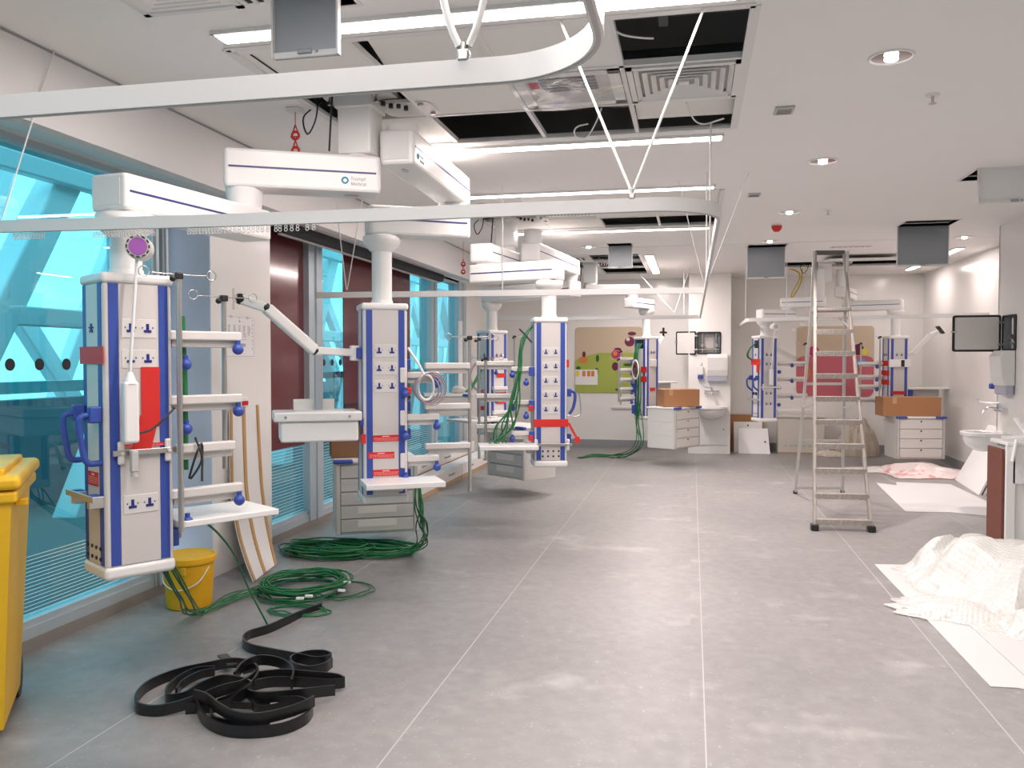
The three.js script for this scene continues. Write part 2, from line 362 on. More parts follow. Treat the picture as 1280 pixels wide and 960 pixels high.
downlight(0.93, -10.85, 'round chrome downlight just behind the red alarm');
downlight(3.17, -10.98, 'round chrome downlight by the right wall corner');
downlight(-1.32, -10.9, 'round chrome downlight beside the small hanging hatch');
downlight(0.936, -2.2, 'round chrome downlight above the clear floor');
downlight(0.936, 0, 'round chrome downlight over the entrance');

// lay-in tile banks
function tileCell(bank, x0, x1, z0, z1, mod = {}) {           // z0 near
  const g = rbox(x1 - x0 - 0.016, 0.016, z0 - z1 - 0.016, 0.003).rotateY(mod.turn ?? 0).rotateX(mod.tip ?? 0).translate((x0 + x1) / 2 + (mod.dx ?? 0), H + 0.016 + (mod.dy ?? 0), (z0 + z1) / 2 + (mod.dz ?? 0));
  return obj('ceiling_tile', g, M.tile, bank);
}
function bars(bank, x0, x1, z0, z1, xs, zs) {
  const w = 0.024;
  for (const x of [x0, x1]) obj('edge_trim', box2(x - 0.022, x + 0.022, H - 0.006, H + 0.012, z1, z0), M.tbar, bank);
  for (const z of [z0, z1]) obj('edge_trim', box2(x0, x1, H - 0.006, H + 0.012, z - 0.022, z + 0.022), M.tbar, bank);
  for (const x of xs) obj('grid_bar', box2(x - w / 2, x + w / 2, H, H + 0.03, z1, z0), M.tbar, bank);
  for (const z of zs) obj('grid_bar', box2(x0, x1, H, H + 0.03, z - w / 2, z + w / 2), M.tbar, bank);
}
function diffuser(x, z, s, label) {                           // square four-way louvre
  const t = thing('ceiling_diffuser', label, 'vent', [x, H, z], 0);
  obj('plate', box(s, 0.008, s, 0, 0.03, 0), M.greyPlastic, t);
  obj('frame', [box(s, 0.012, 0.03, 0, 0, s / 2 - 0.015), box(s, 0.012, 0.03, 0, 0, -s / 2 + 0.015), box(0.03, 0.012, s, s / 2 - 0.015, 0, 0), box(0.03, 0.012, s, -s / 2 + 0.015, 0, 0)], M.tbar, t);
  for (let k = 0; k < 5; k++) {
    const r = s * (0.42 - k * 0.075), w = s * 0.05;
    const sl = (a) => box(2 * r, 0.004, w).rotateX(0.6).translate(0, 0.004, r).rotateY(a);
    obj('louvre', [0, 1, 2, 3].map((q) => sl(q * Math.PI / 2)), M.tbar, t);
  }
  obj('core', rbox(s * 0.1, 0.01, s * 0.1, 0.003, 0, 0.0, 0), M.tbar, t);
  return t;
}
{
  const X = [-2.17, -1.565, -0.96, -0.355, 0.25];
  const Z = [-3.65, -4.28, -4.91, -5.54];
  const b = structGroup('ceiling_tile_bank');
  bars(b, -2.17, 0.25, -3.65, -5.54, X.slice(1, 4), Z.slice(1, 3));
  const cell = (r, c, m) => tileCell(b, X[c], X[c + 1], Z[r], Z[r + 1], m);
  cell(0, 0); cell(0, 1, { turn: 0.13, dy: 0.035, dx: 0.03, dz: 0.05 }); cell(0, 2); cell(1, 1); cell(2, 0); cell(2, 3, { tip: -0.12, dy: 0.08, dz: 0.12 });
  obj('access_line', [box2(-2.1, -2.09, H + 0.004, H + 0.007, -4.22, -3.75)], M.dark, b);
  diffuser((X[3] + X[4]) / 2, (Z[1] + Z[2]) / 2, 0.57, 'square louvred ceiling diffuser beside the film-wrapped unit');
  const u = thing('ceiling_cassette', 'plastic-wrapped square ceiling unit with grey grille', 'air unit', [(X[2] + X[3]) / 2, H, (Z[1] + Z[2]) / 2]);
  obj('casing', box(0.56, 0.04, 0.56, 0, 0.04, 0), M.panelGrey, u);
  obj('frame', [box(0.57, 0.02, 0.06, 0, 0.01, 0.255), box(0.57, 0.02, 0.06, 0, 0.01, -0.255), box(0.06, 0.02, 0.57, 0.255, 0.01, 0), box(0.06, 0.02, 0.57, -0.255, 0.01, 0)], M.white, u);
  for (let k = 0; k < 9; k++) obj('grille_slat', box(0.3, 0.012, 0.014, 0.0, 0.014, 0.17 - k * 0.024), k % 2 ? M.zinc : M.duct, u);
  obj('red_sticker', box(0.05, 0.002, 0.1, -0.19, 0.018, 0.06), M.redSoft ?? M.red, u);
  const film = new THREE.PlaneGeometry(0.62, 0.6, 16, 14).rotateX(Math.PI / 2), p = film.attributes.position;
  for (let i = 0; i < p.count; i++) p.setY(i, -0.012 + 0.014 * (fbm(p.getX(i) + 1, p.getZ(i) + 1, 8, 2) - 0.5) * 2);
  film.computeVertexNormals();
  obj('protective_film', film, M.clearFilm = mat(L3(0.97, 0.97, 0.97), 0.08, 0, { transmission: 1, thickness: 0 }), u);

  const c = structGroup('ceiling_tile_bank');
  const Z2 = [-7.49, -8.127, -8.763, -9.4];
  bars(c, -2.17, 0.25, -7.49, -9.4, X.slice(1, 4), Z2.slice(1, 3));
  const cell2 = (r, q, m) => tileCell(c, X[q], X[q + 1], Z2[r], Z2[r + 1], m);
  for (let q = 0; q < 4; q++) cell2(0, q);
  cell2(1, 2); cell2(1, 3); cell2(2, 0); cell2(2, 1);
  const gr = thing('ceiling_grille', 'slatted ceiling grille beside the second pendant mount', 'vent', [(X[1] + X[2]) / 2, H, (Z2[1] + Z2[2]) / 2]);
  obj('plate', box(0.57, 0.01, 0.57, 0, 0.02, 0), M.tbar, gr);
  for (let k = 0; k < 14; k++) obj('slot', box(0.016, 0.006, 0.3, -0.23 + k * 0.035, 0.013, 0), M.duct, gr);
  obj('frame', [box(0.58, 0.01, 0.03, 0, 0.01, 0.27), box(0.58, 0.01, 0.03, 0, 0.01, -0.27)], M.tbar, gr);

  const d = structGroup('ceiling_tile_bank');
  bars(d, -2.2, -0.72, -11.75, -14.45, [-1.46], [-12.65, -13.55]);
  tileCell(d, -2.2, -1.46, -11.75, -12.65); tileCell(d, -2.2, -1.46, -13.55, -14.45);
  const g2 = thing('ceiling_grille', 'slotted ceiling vent beside the far black opening', 'vent', [-1.75, H, -12.2]);
  obj('plate', box(0.5, 0.008, 0.3, 0, 0.0, 0), M.tbar, g2);
  for (let k = 0; k < 6; k++) obj('slot', box(0.03, 0.004, 0.24, -0.2 + k * 0.08, -0.005, 0), M.dark, g2);
  const e = structGroup('ceiling_tile_bank');
  bars(e, 1.25, 3.15, -13.25, -13.99, [], []);
  const ap = thing('loose_ceiling_board', 'loose white access panel hanging ajar above the ladder', 'panel', [2.35, H - 0.012, -12.75]);
  obj('door_leaf', rbox(0.95, 0.014, 0.6, 0.003).rotateX(0.06).translate(0, -0.03, 0), M.tile, ap);
  obj('stay', bar(V(0.4, 0, -0.2), V(0.25, -0.04, 0.1), 0.006), M.zinc, ap);
  const lg = thing('ceiling_grille', 'thin slotted vent in the far ceiling near the wall hatch', 'vent', [2.0, H - 0.004, -11.6]);
  obj('plate', box(0.5, 0.008, 0.1), M.tbar, lg);
  for (let k = 0; k < 7; k++) obj('slot', box(0.045, 0.004, 0.05, -0.21 + k * 0.07, -0.005, 0), M.greyPlastic, lg);
}
diffuser(-2.06, -3.0, 0.46, 'square louvred ceiling diffuser beside the hanging steel hatch');
{ // slot vent next to it
  const t = thing('slot_vent', 'twin dark slot vent in the ceiling corner', 'vent', [-1.78, H, -2.98]);
  obj('slot', [box(0.02, 0.006, 0.42, 0, -0.003, 0), box(0.02, 0.006, 0.42, 0.05, -0.003, 0)], M.dark, t);
  obj('frame', [box(0.016, 0.008, 0.44, -0.024, -0.004, 0), box(0.016, 0.008, 0.44, 0.025, -0.004, 0), box(0.016, 0.008, 0.44, 0.074, -0.004, 0)], M.tbar, t);
}
// open access hatches: a steel door hanging down from one edge of its hole
function hatch(o, zdoor, drop, m, label, clasp) {
  const [x0, x1, z0, z1] = o, t = thing('ceiling_hatch', label, 'hatch', [0, 0, 0], 0, 'open ceiling access hatches');
  obj('frame', [box2(x0 - 0.02, x0, H - 0.004, H + 0.04, z0, z1), box2(x1, x1 + 0.02, H - 0.004, H + 0.04, z0, z1), box2(x0 - 0.02, x1 + 0.02, H - 0.004, H + 0.04, z0 - 0.02, z0), box2(x0 - 0.02, x1 + 0.02, H - 0.004, H + 0.04, z1, z1 + 0.02)], M.tbar, t);
  const w = x1 - x0, cx = (x0 + x1) / 2;
  const dl = obj('door_leaf', [box(w, drop, 0.012, cx, H - drop / 2, zdoor)], m, t);
  obj('edge_return', [box(0.008, drop, 0.03, cx + w / 2, H - drop / 2, zdoor + 0.01), box(0.008, drop, 0.03, cx - w / 2, H - drop / 2, zdoor + 0.01), box(w, 0.022, 0.01, cx, H - drop + 0.011, zdoor + 0.012)], M.tbar, t);
  obj('latch', [rbox(0.06, 0.018, 0.012, 0.004, cx, H - drop + 0.018, zdoor + 0.022), cylZ(0.006, 0.02, cx + 0.05, H - drop + 0.018, zdoor + 0.02)], M.zinc, t);
}
{
  const a = dep(383.5, 40, 3.32), s = 0.275;
  hatch([a.x - s / 2, a.x + s / 2, -3.3, -3.02], a.z, s, M.zinc, 'grey steel hatch door hanging in front of the light strip');
  hatch(HATCH.b, -7.1, 0.275, M.whiteMatt, 'white hatch door hanging from the ceiling by the right wall');
  hatch(HATCH.c, -10.02, 0.44, M.zinc, 'large grey hatch door hanging near the wall corner lights');
  hatch(HATCH.d, -11.46, 0.41, M.zinc, 'grey hatch door hanging beside the yellow cables');
  hatch(HATCH.e, -10.92, 0.29, M.zinc, 'small grey hatch door hanging before the far black opening');
}
// small ceiling devices
for (const [x, z, l] of [[0.52, -5.2, 'square grey ceiling speaker near the open tile corner'], [0.53, -7.79, 'square grey ceiling speaker beside the slanting hanger rod']]) {
  const t = thing('ceiling_speaker', l, 'speaker', [x, H, z]);
  obj('plate', rbox(0.11, 0.012, 0.15, 0.004, 0, -0.006, 0), M.greyPlastic, t);
  for (let k = 0; k < 5; k++) obj('slot', box(0.08, 0.002, 0.008, 0, -0.0125, -0.05 + k * 0.022), M.textGrey, t);
}
for (const [x, z, l] of [[1.294, -5.08, 'small steel sprinkler head beside the first downlight'], [1.29, -8.72, 'small steel sprinkler head near the red alarm'], [-1.95, -7.75, 'small steel sprinkler head in the second tile bank']]) {
  const t = thing('sprinkler_head', l, 'sprinkler', [x, H, z]);
  obj('rose', cyl(0.035, 0.04, 0.012, 0, -0.006, 0), M.white, t);
  obj('stem', cyl(0.006, 0.008, 0.04, 0, -0.03, 0, 10), M.steel, t);
  obj('deflector', cyl(0.02, 0.02, 0.003, 0, -0.05, 0, 14), M.steel, t);
}
{
  const t = thing('fire_alarm_beacon', 'red dome fire alarm on the ceiling', 'alarm', [0.887, H, -9.53]);
  obj('base', cyl(0.055, 0.055, 0.02, 0, -0.01, 0), M.white, t);
  obj('dome', lathe([[0, -0.085], [0.03, -0.08], [0.052, -0.05], [0.056, -0.02]], 20), M.red, t);
}
for (const [u, v, l] of [[369, 136, 'white pull-cord ceiling switch above the red cord triangles'], [579, 292, 'white pull-cord ceiling switch near the second pendant mount']]) {
  const p = at(u, v, 'y', H), t = thing('pull_cord_switch', l, 'switch', [p.x, H, p.z]);
  obj('rose', rbox(0.09, 0.02, 0.09, 0.008, 0, -0.01, 0), M.white, t);
  const d = u < 400 ? 0.1 : 0.3;
  obj('cord', bar(V(0, -0.02, 0), V(0, -d, 0), 0.0025), M.red, t);
  for (const k of [0, 1]) obj('pull_triangle', [new THREE.TorusGeometry(0.038, 0.007, 6, 3).rotateZ(Math.PI / 2).scale(0.8, 1.2, 1).translate(0, -d - 0.04 - k * 0.09, 0), new THREE.TorusGeometry(0.022, 0.008, 6, 14).translate(0, -d - 0.055 - k * 0.09, 0)], M.red, t);
}

// ---------------------------------------------------------------- curtain rails at 2.2 m
const RY = 2.2;
function arc(cx, cz, r, a0, a1, n = 12) { return Array.from({ length: n + 1 }, (_, i) => { const a = a0 + (a1 - a0) * i / n; return V(cx + r * Math.cos(a), RY, cz + r * Math.sin(a)); }); }
function rail(label, pts) {
  const t = thing('curtain_rail', label, 'curtain rail', [0, 0, 0]);
  obj('track', sweepRect(pts, 0.02, 0.052), M.white, t);
  obj('track_slot', sweepRect(pts.map((p) => p.clone().add(V(0, -0.0265, 0))), 0.009, 0.003), M.greyPlastic, t);
  return t;
}
function rod(t, a, b, r = 0.0055) { obj('hanger_rod', bar(a, b, r), M.white, t); }
function clampAt(t, p) { obj('clamp', [rbox(0.026, 0.026, 0.026, 0.006, p.x, p.y + 0.034, p.z), cyl(0.009, 0.009, 0.02, p.x, p.y + 0.052, p.z, 10)], M.steel, t); }
const r1 = rail('near white curved curtain rail with a thick V hanger', [V(-2.98, RY, -1.72), V(-1.5, RY, -1.715), V(-0.45, RY, -1.715), ...arc(-0.39, -1.49, 0.225, -Math.PI / 2, 0), V(-0.165, RY, 0), V(-0.165, RY, 3.6)]);
{ const f = V(-0.47, RY + 0.055, -1.715); for (const s of [-1, 1]) obj('hanger_rod', tube([f.clone().add(V(s * 0.01, 0.0, 0)), f.clone().add(V(s * 0.03, 0.045, 0)), f.clone().add(V(s * 0.05, 0.12, 0)), V(-0.47 + s * 0.28, H, -1.715)], 0.008, 24, 8), M.white, r1); clampAt(r1, V(-0.47, RY, -1.715)); }
const Z2R = -3.3;
const r2 = rail('white curtain rail loop in front of the pendant columns', [V(-3.5, RY, -3.2), V(-3.04, RY, -3.23), V(-2, RY, -3.29), V(-1.3, RY, Z2R), V(-0.25, RY, Z2R), ...arc(-0.17, Z2R - 0.275, 0.275, Math.PI / 2, 0, 12), V(0.105, RY, -5.2), V(0.105, RY, -8), V(0.105, RY, -11.94)]);
const F2 = at(790, 250, 'z', Z2R);
rod(r2, at(700, 25, 'y', H), V(F2.x - 0.006, RY + 0.06, Z2R)); rod(r2, at(880, 10, 'y', H), V(F2.x + 0.006, RY + 0.06, Z2R)); clampAt(r2, V(F2.x, RY, Z2R));
rod(r2, at(68, 63, 'y', H), at(3, 272, 'y', RY + 0.03), 0.0035);
rod(r2, V(0.105, H, -5.4), V(0.105, RY + 0.03, -5.4)); rod(r2, V(0.105, H, -6.8), V(0.105, RY + 0.03, -6.8));
rod(r2, at(936, 216, 'y', H), V(0.11, RY + 0.03, -7.42), 0.0045); rod(r2, at(848, 226, 'y', H), V(0.1, RY + 0.03, -7.42), 0.0045);
{ // gliders left on the track
  const gl = (x, z) => obj('glider', [new THREE.TorusGeometry(0.006, 0.0018, 5, 10).translate(x, RY - 0.037, z), new THREE.TorusGeometry(0.007, 0.0018, 5, 10).translate(x, RY - 0.05, z)], M.white, r2);
  for (const [u0, u1, n] of [[18, 54, 12], [118, 150, 9], [155, 192, 10], [236, 275, 11], [282, 328, 9], [350, 372, 4], [384, 392, 2], [335, 345, 2]])
    for (let k = 0; k < n; k++) { const p = at(u0 + (u1 - u0) * k / (n - 1 || 1), 290, 'z', u0 < 100 ? -3.245 : -3.28); gl(p.x, p.z); }
}
const r3 = rail('white curtain rail crossing behind the monitor arm column', [V(-3.4, RY, -7.25), V(-1.5, RY, -7.38), V(0.09, RY, -7.44)]);
rod(r3, at(415, 212, 'y', H), at(433, 362, 'y', RY + 0.03), 0.0045); rod(r3, at(460, 205, 'y', H), at(434, 362, 'y', RY + 0.03), 0.0045); rod(r3, at(628, 232, 'y', H), at(628, 362, 'y', RY + 0.03));
const r4 = rail('far white curtain rail before the lime green wall panel', [V(-2.9, RY, -11.9), V(-1.5, RY, -11.95), V(0.09, RY, -11.96)]);
{ const f = at(843, 391, 'y', RY + 0.03); rod(r4, at(798, 341, 'y', H), f, 0.0045); rod(r4, at(862, 336, 'y', H), f, 0.0045); rod(r4, at(855, 337, 'y', H), at(855, 393, 'y', RY + 0.02)); }
const r5 = rail('white curtain rail running to the right-hand wall', [V(0.8, RY, -15.46), V(0.8, RY, -14), V(0.8, RY, -13.2), V(0.83, RY, -13.08), V(0.92, RY, -13.02), V(1.1, RY, -13.0), V(2.4, RY, -12.62), V(3.84, RY, -12.2)]);
rod(r5, V(0.8, H, -13.4), V(0.8, RY + 0.03, -13.4)); rod(r5, V(1.35, H, -12.93), V(1.35, RY + 0.03, -12.93));

// ================================================================ ceiling supply pendants
const W = 0.29, D = 0.26, YB = 0.68, YT = 1.96, CH = YT - YB;
const sockT = merged([box(0.012, 0.026, 0.004, 0, 0.008, 0), box(0.032, 0.011, 0.004, 0, -0.011, 0), box(0.004, 0.006, 0.004, -0.022, 0.004, 0), box(0.004, 0.006, 0.004, 0.022, 0.004, 0)]);
const plateG = merged([rbox(0.146, 0.08, 0.004, 0.0015)]);
const portG = merged([new THREE.CylinderGeometry(0.0085, 0.0085, 0.006, 14).rotateX(Math.PI / 2)]);
// faces: 0 front (+z), 1 right (+x), 2 back, 3 left (-x)
function onFace(g, face) { const d = face % 2 ? W / 2 : D / 2; return g.translate(0, 0, d).rotateY([0, Math.PI / 2, Math.PI, -Math.PI / 2][face]); }
function pendant(o) {
  const p = o.pos, SZ = o.size ?? 1, t = thing('supply_pendant', o.label, 'pendant', [p.x, o.lift ?? 0, p.z], o.turn);
  t.scale.setScalar(SZ);
  const col = obj('column', [rbox(W, CH - 0.06, D, 0.018, 0, YB + CH / 2, 0, 3)], M.offwhite, t);
  obj('top_cap', rbox(W + 0.016, 0.045, D + 0.016, 0.018, 0, YT - 0.012, 0, 3), M.white, col);
  obj('bottom_cap', rbox(W + 0.014, 0.06, D + 0.014, 0.022, 0, YB + 0.012, 0, 3), M.white, col);
  const y0 = YB + 0.045, y1 = YT - 0.036, hm = (y0 + y1) / 2, hh = y1 - y0;
  for (const f of [0, 1, 3]) {
    const fw = f % 2 ? D : W, e = 0.02;
    for (const s of [-1, 1]) obj('blue_strip', onFace(box(0.04, hh, 0.006, s * (fw / 2 - e - 0.02), hm, 0), f), M.blue, col);
    obj('face_panel', onFace(box(fw - 2 * e - 0.084, hh, 0.005, 0, hm, 0), f), f === 0 ? M.panelGrey : M.offwhite, col);
  }
  for (const [f, x, y] of o.sockets ?? []) { obj('socket', onFace(sockT.clone().translate(x, y, 0.0055), f), M.socketBlue, col); }
  for (const [f, y] of o.plates ?? []) obj('socket_plate', onFace(plateG.clone().translate(0, y, 0.003), f), M.offwhite, col);
  for (const [f, x, y] of o.ports ?? []) obj('gas_port', onFace(portG.clone().translate(x, y, 0.004), f), M.black, col);
  // pole, arms
  const toLocal = (v) => V((v.x - p.x) / SZ, v.y, (v.z - p.z) / SZ).applyAxisAngle(UPV, -o.turn), HL = (H - (o.lift ?? 0)) / SZ;
  obj('pole', [cyl(0.066, 0.066, o.armY - YT + 0.02, 0, (o.armY + YT) / 2, 0, 26), lathe([[0.068, 0], [0.112, 0.04], [0.124, 0.07], [0.124, 0.1], [0.1, 0.112]], 28).translate(0, o.armY - 0.108, 0), cyl(0.074, 0.07, 0.03, 0, YT + 0.02, 0, 26)], M.white, t);
  const arm = (name, a, b, yb, h, w, text) => {
    const d = b.clone().sub(a).setY(0), L = d.length() / SZ, ang = Math.atan2(-d.z, d.x), g = new THREE.Group();
    const prof = roundRect(-L / 2 - w / 2, -w / 2, L / 2 + w / 2, w / 2, 0.03);
    const body = new THREE.Mesh(clean(ext(prof, h, 0.016).rotateX(-Math.PI / 2)), M.white); body.name = name; body.castShadow = body.receiveShadow = true;
    const ctr = toLocal(a.clone().add(b).multiplyScalar(0.5)); body.position.set(ctr.x, yb, ctr.z); body.rotation.y = ang - o.turn; t.add(body);
    for (const s of [-1, 1]) {
      obj('blue_line', box(L + w - 0.05, 0.009, 0.004, 0, h * 0.52, s * (w / 2 + 0.0005)), M.blueStripe, body);
      if (text) {
        const sz = h * 0.085, l1 = textGeo('Trumpf', sz), l2 = textGeo('Medical', sz), xo = s > 0 ? L / 2 - 0.1 : -0.1;
        for (const e of s > 0 ? [1] : [1]) {
          const G = [l1.clone().translate(0, sz * 0.8, 0), l2.clone().translate(0, -sz * 0.8, 0)], ring = new THREE.TorusGeometry(h * 0.075, h * 0.022, 6, 18).translate(-h * 0.15, sz * 0.7, 0.001);
          const place = (q) => q.translate(L / 2 - 0.16 + w / 2, h * 0.24, 0).rotateY(0);
          const both = G.map(place), rg = place(ring);
          const flip = (q) => (s > 0 ? q.translate(0, 0, w / 2) : q.translate(-(L - 0.16 + w - 0.1), 0, w / 2).rotateY(Math.PI));
          obj('maker_lettering', both.map(flip), M.textGrey, body); obj('maker_ring', flip(rg), M.teal, body);
        }
      }
    }
    for (const s of [-1, 1]) obj('end_cover', rbox(0.004, h * 0.7, w * 0.7, 0.001, s * (L / 2 + w / 2 + 0.001), h * 0.5, 0), M.whiteMatt, body);
    obj('vent_oval', [cyl(0.04, 0.04, 0.004, 0, 0, 0, 20).scale(1, 1, 0.4).translate(L / 2 - 0.05, -0.002, 0)], M.greyPlastic, body);
  };
  if (o.joint) {
    const end = V(p.x, 0, p.z), w = o.armW ?? 0.2, ah = o.armH ?? 0.19, uh = o.armH2 ?? ah;
    arm('lower_arm', o.joint, end, o.armY, ah, w, o.textLow);
    arm('upper_arm', o.joint, o.mount, o.armY2, uh, w, o.textUp);
    const j = toLocal(o.joint);
    obj('swivel_joint', [cyl(0.085, 0.1, o.armY2 - o.armY - ah + 0.004, j.x, (o.armY + ah + o.armY2) / 2, j.z, 26)], M.whiteMatt, t);
    const m = toLocal(o.mount);
    obj('spindle', cyl(0.09, 0.09, HL - 0.1 - o.armY2 - uh, m.x, (HL - 0.1 + o.armY2 + uh) / 2, m.z, 26), M.whiteMatt, t);
  }
  return t;
}
// accessories that are fixed to a column; all in the column's own axes
function hookPole(t, x, z, y0, y1, clamps, s = 1, hookTurn = 0) {      // infusion pole held by clamp arms
  const p = obj('infusion_pole', [cyl(0.0125, 0.0125, y1 - y0, x, (y0 + y1) / 2, z, 14)], M.steel, t);
  for (const q of [0, 1]) {
    const a = hookTurn + q * Math.PI, c = Math.cos(a), sn = Math.sin(a), L = 0.13;
    const P = (r, dy) => V(x + c * r, y1 + dy, z + sn * r);
    obj('hook', [tube([P(0, 0), P(L * 0.5, 0), P(L, 0.002)], 0.0028, 8, 5), new THREE.TorusGeometry(0.022, 0.0028, 5, 16).rotateY(-a).translate(x + c * (L + 0.02), y1 + 0.004, z + sn * (L + 0.02))], M.steel, p);
  }
  obj('collar', [rbox(0.034, 0.03, 0.034, 0.006, x, y1 - 0.006, z), ball(0.014, x - 0.03, y1 - 0.02, z + 0.01)], M.black, p);
  for (const y of clamps) clampArm(t, [x, y, z], s);
}
function clampArm(t, [x, y, z], s) {}
function clamp(t, x0, x1, y, z, knobs = []) {                          // white arm with blue ball knobs
  const a = obj('clamp_arm', [rbox(Math.abs(x1 - x0), 0.042, 0.05, 0.008, (x0 + x1) / 2, y, z), rbox(Math.abs(x1 - x0) * 0.9, 0.034, 0.03, 0.006, (x0 + x1) / 2 + 0.01, y - 0.036, z - 0.02)], M.offwhite, t);
  for (const [kx, ky, kz] of knobs) obj('knob', [ball(0.026, kx, ky, kz), cyl(0.012, 0.012, 0.03, kx, ky + 0.025, kz, 8)], M.blue, a);
  return a;
}
function shelf(t, x0, x1, y, z0, z1, th = 0.03) {
  const s = obj('shelf', [rbox(Math.abs(x1 - x0), th, Math.abs(z1 - z0), 0.006, (x0 + x1) / 2, y, (z0 + z1) / 2)], M.white, t);
  obj('bracket', [rbox(0.05, 0.07, Math.min(0.12, Math.abs(z1 - z0)), 0.01, (x0 + x1) / 2 > 0 ? x0 + 0.03 : x1 - 0.03, y - 0.05, (z0 + z1) / 2)], M.greyPlastic, s);
  return s;
}
function railBar(t, x0, x1, y, z) {
  const r = obj('equipment_rail', rbox(Math.abs(x1 - x0), 0.025, 0.01, 0.003, (x0 + x1) / 2, y, z), M.steel, t);
  for (const x of [x0 + 0.035, x1 - 0.035]) obj('rail_clip', [rbox(0.03, 0.1, 0.016, 0.012, x, y, z - 0.004), cylZ(0.007, 0.03, x, y, z)], M.offwhite, r);
}
const warnTex = canvasTex(256, 64, (c, w, h) => { c.fillStyle = '#d4161a'; c.fillRect(0, 0, w, h); c.fillStyle = '#f3c9c4'; c.fillRect(92, 8, 70, 9); for (let r = 0; r < 4; r++) for (let x = 12; x < 240;) { const l = 6 + rnd() * 16; c.fillRect(x, 24 + r * 9, l, 3); x += l + 5; } });
M.redPrint = mat(L3(1, 1, 1), 0.5, 0, { map: warnTex });
function warnLabel(t, face, x, y, w, h) { obj('warning_label', onFace(new THREE.BoxGeometry(w, h, 0.002).translate(x, y, 0.0045), face), M.redPrint, t); }
function redTape(t, face, y, h, extra = 0) { const fw = face % 2 ? D : W; obj('red_tape', onFace(box(fw + extra, h, 0.003, 0, y, 0.0055), face), M.red, t); }
function pair(f, ys, dx = 0.036) { return ys.flatMap((y) => [[f, -dx, y], [f, dx, y]]); }
function portGrid(f, y, nx = 4, w = 0.15) { const r = []; for (let j = 0; j < 2; j++) for (let i = 0; i < nx; i++) r.push([f, -w / 2 + w * i / (nx - 1), y + j * 0.045]); return r; }
const vy = (v, d) => CAM_H + (450 - v) / F * d;                        // height of a pixel row at a depth (level camera approximation)
const rad = (a) => a * Math.PI / 180;

// ---------------------------------------------------------------- ceiling mounts
function mountPlate(x, z, label) {
  const t = thing('ceiling_mount', label, 'mount', [x, H, z]);
  obj('flange', ext(roundRect(-0.3, -0.13, 0.12, 0.13, 0.06), 0.025).rotateX(-Math.PI / 2).translate(0.05, 0.03, 0), M.offwhite, t); obj('flange', ext(roundRect(-0.02, -0.11, 0.3, 0.16, 0.08), 0.022).rotateX(-Math.PI / 2).translate(0.06, 0.0, -0.1), M.offwhite, t);
  obj('post', [rbox(0.2, 0.33, 0.2, 0.012, -0.06, -0.13, 0), rbox(0.23, 0.07, 0.23, 0.01, -0.06, 0.0, 0)], M.white, t);
  for (const [bx, bz] of [[-0.2, 0.1], [0.08, 0.1], [-0.2, -0.1], [0.3, -0.02], [0.32, -0.2]]) obj('bolt', [cyl(0.009, 0.009, 0.24, bx, 0.13, bz, 8), cyl(0.018, 0.018, 0.02, bx, 0.07, bz, 6), cyl(0.018, 0.012, 0.03, bx, 0.0, bz, 6)], M.steel, t);
  obj('cable_gland', [0, 1, 2, 3].map((k) => cyl(0.013, 0.013, 0.025, 0.1 + 0.035 * k, -0.01 - 0.006 * (k % 2), 0.05 - 0.03 * k, 10)), M.black, t);
  obj('loose_cable', [tube([V(-0.3, 0.15, 0.05), V(-0.3, -0.08, 0.08), V(-0.36, -0.16, 0.06), V(-0.4, -0.05, 0.03), V(-0.3, 0.04, 0)], 0.005, 30, 6), tube([V(-0.17, 0.1, 0.13), V(-0.18, -0.1, 0.14), V(-0.2, -0.28, 0.12)], 0.006, 16, 6)], M.cableBlack, t);
  return t;
}

const MA = V(-1.83, 0, -4.62), MC = V(-1.84, 0, -8.6);
mountPlate(MA.x, MA.z, 'white ceiling mount with bolted flange in the first tile bank');
mountPlate(MC.x, MC.z, 'white ceiling mount with bolted flange in the second tile bank');
const MD = dep(738, 360, 12.85).setY(0);
mountPlate(MD.x + 0.06, MD.z, 'white ceiling mount under the far black opening');
mountPlate(2.0, -13.45, 'white ceiling mount above the ladder');

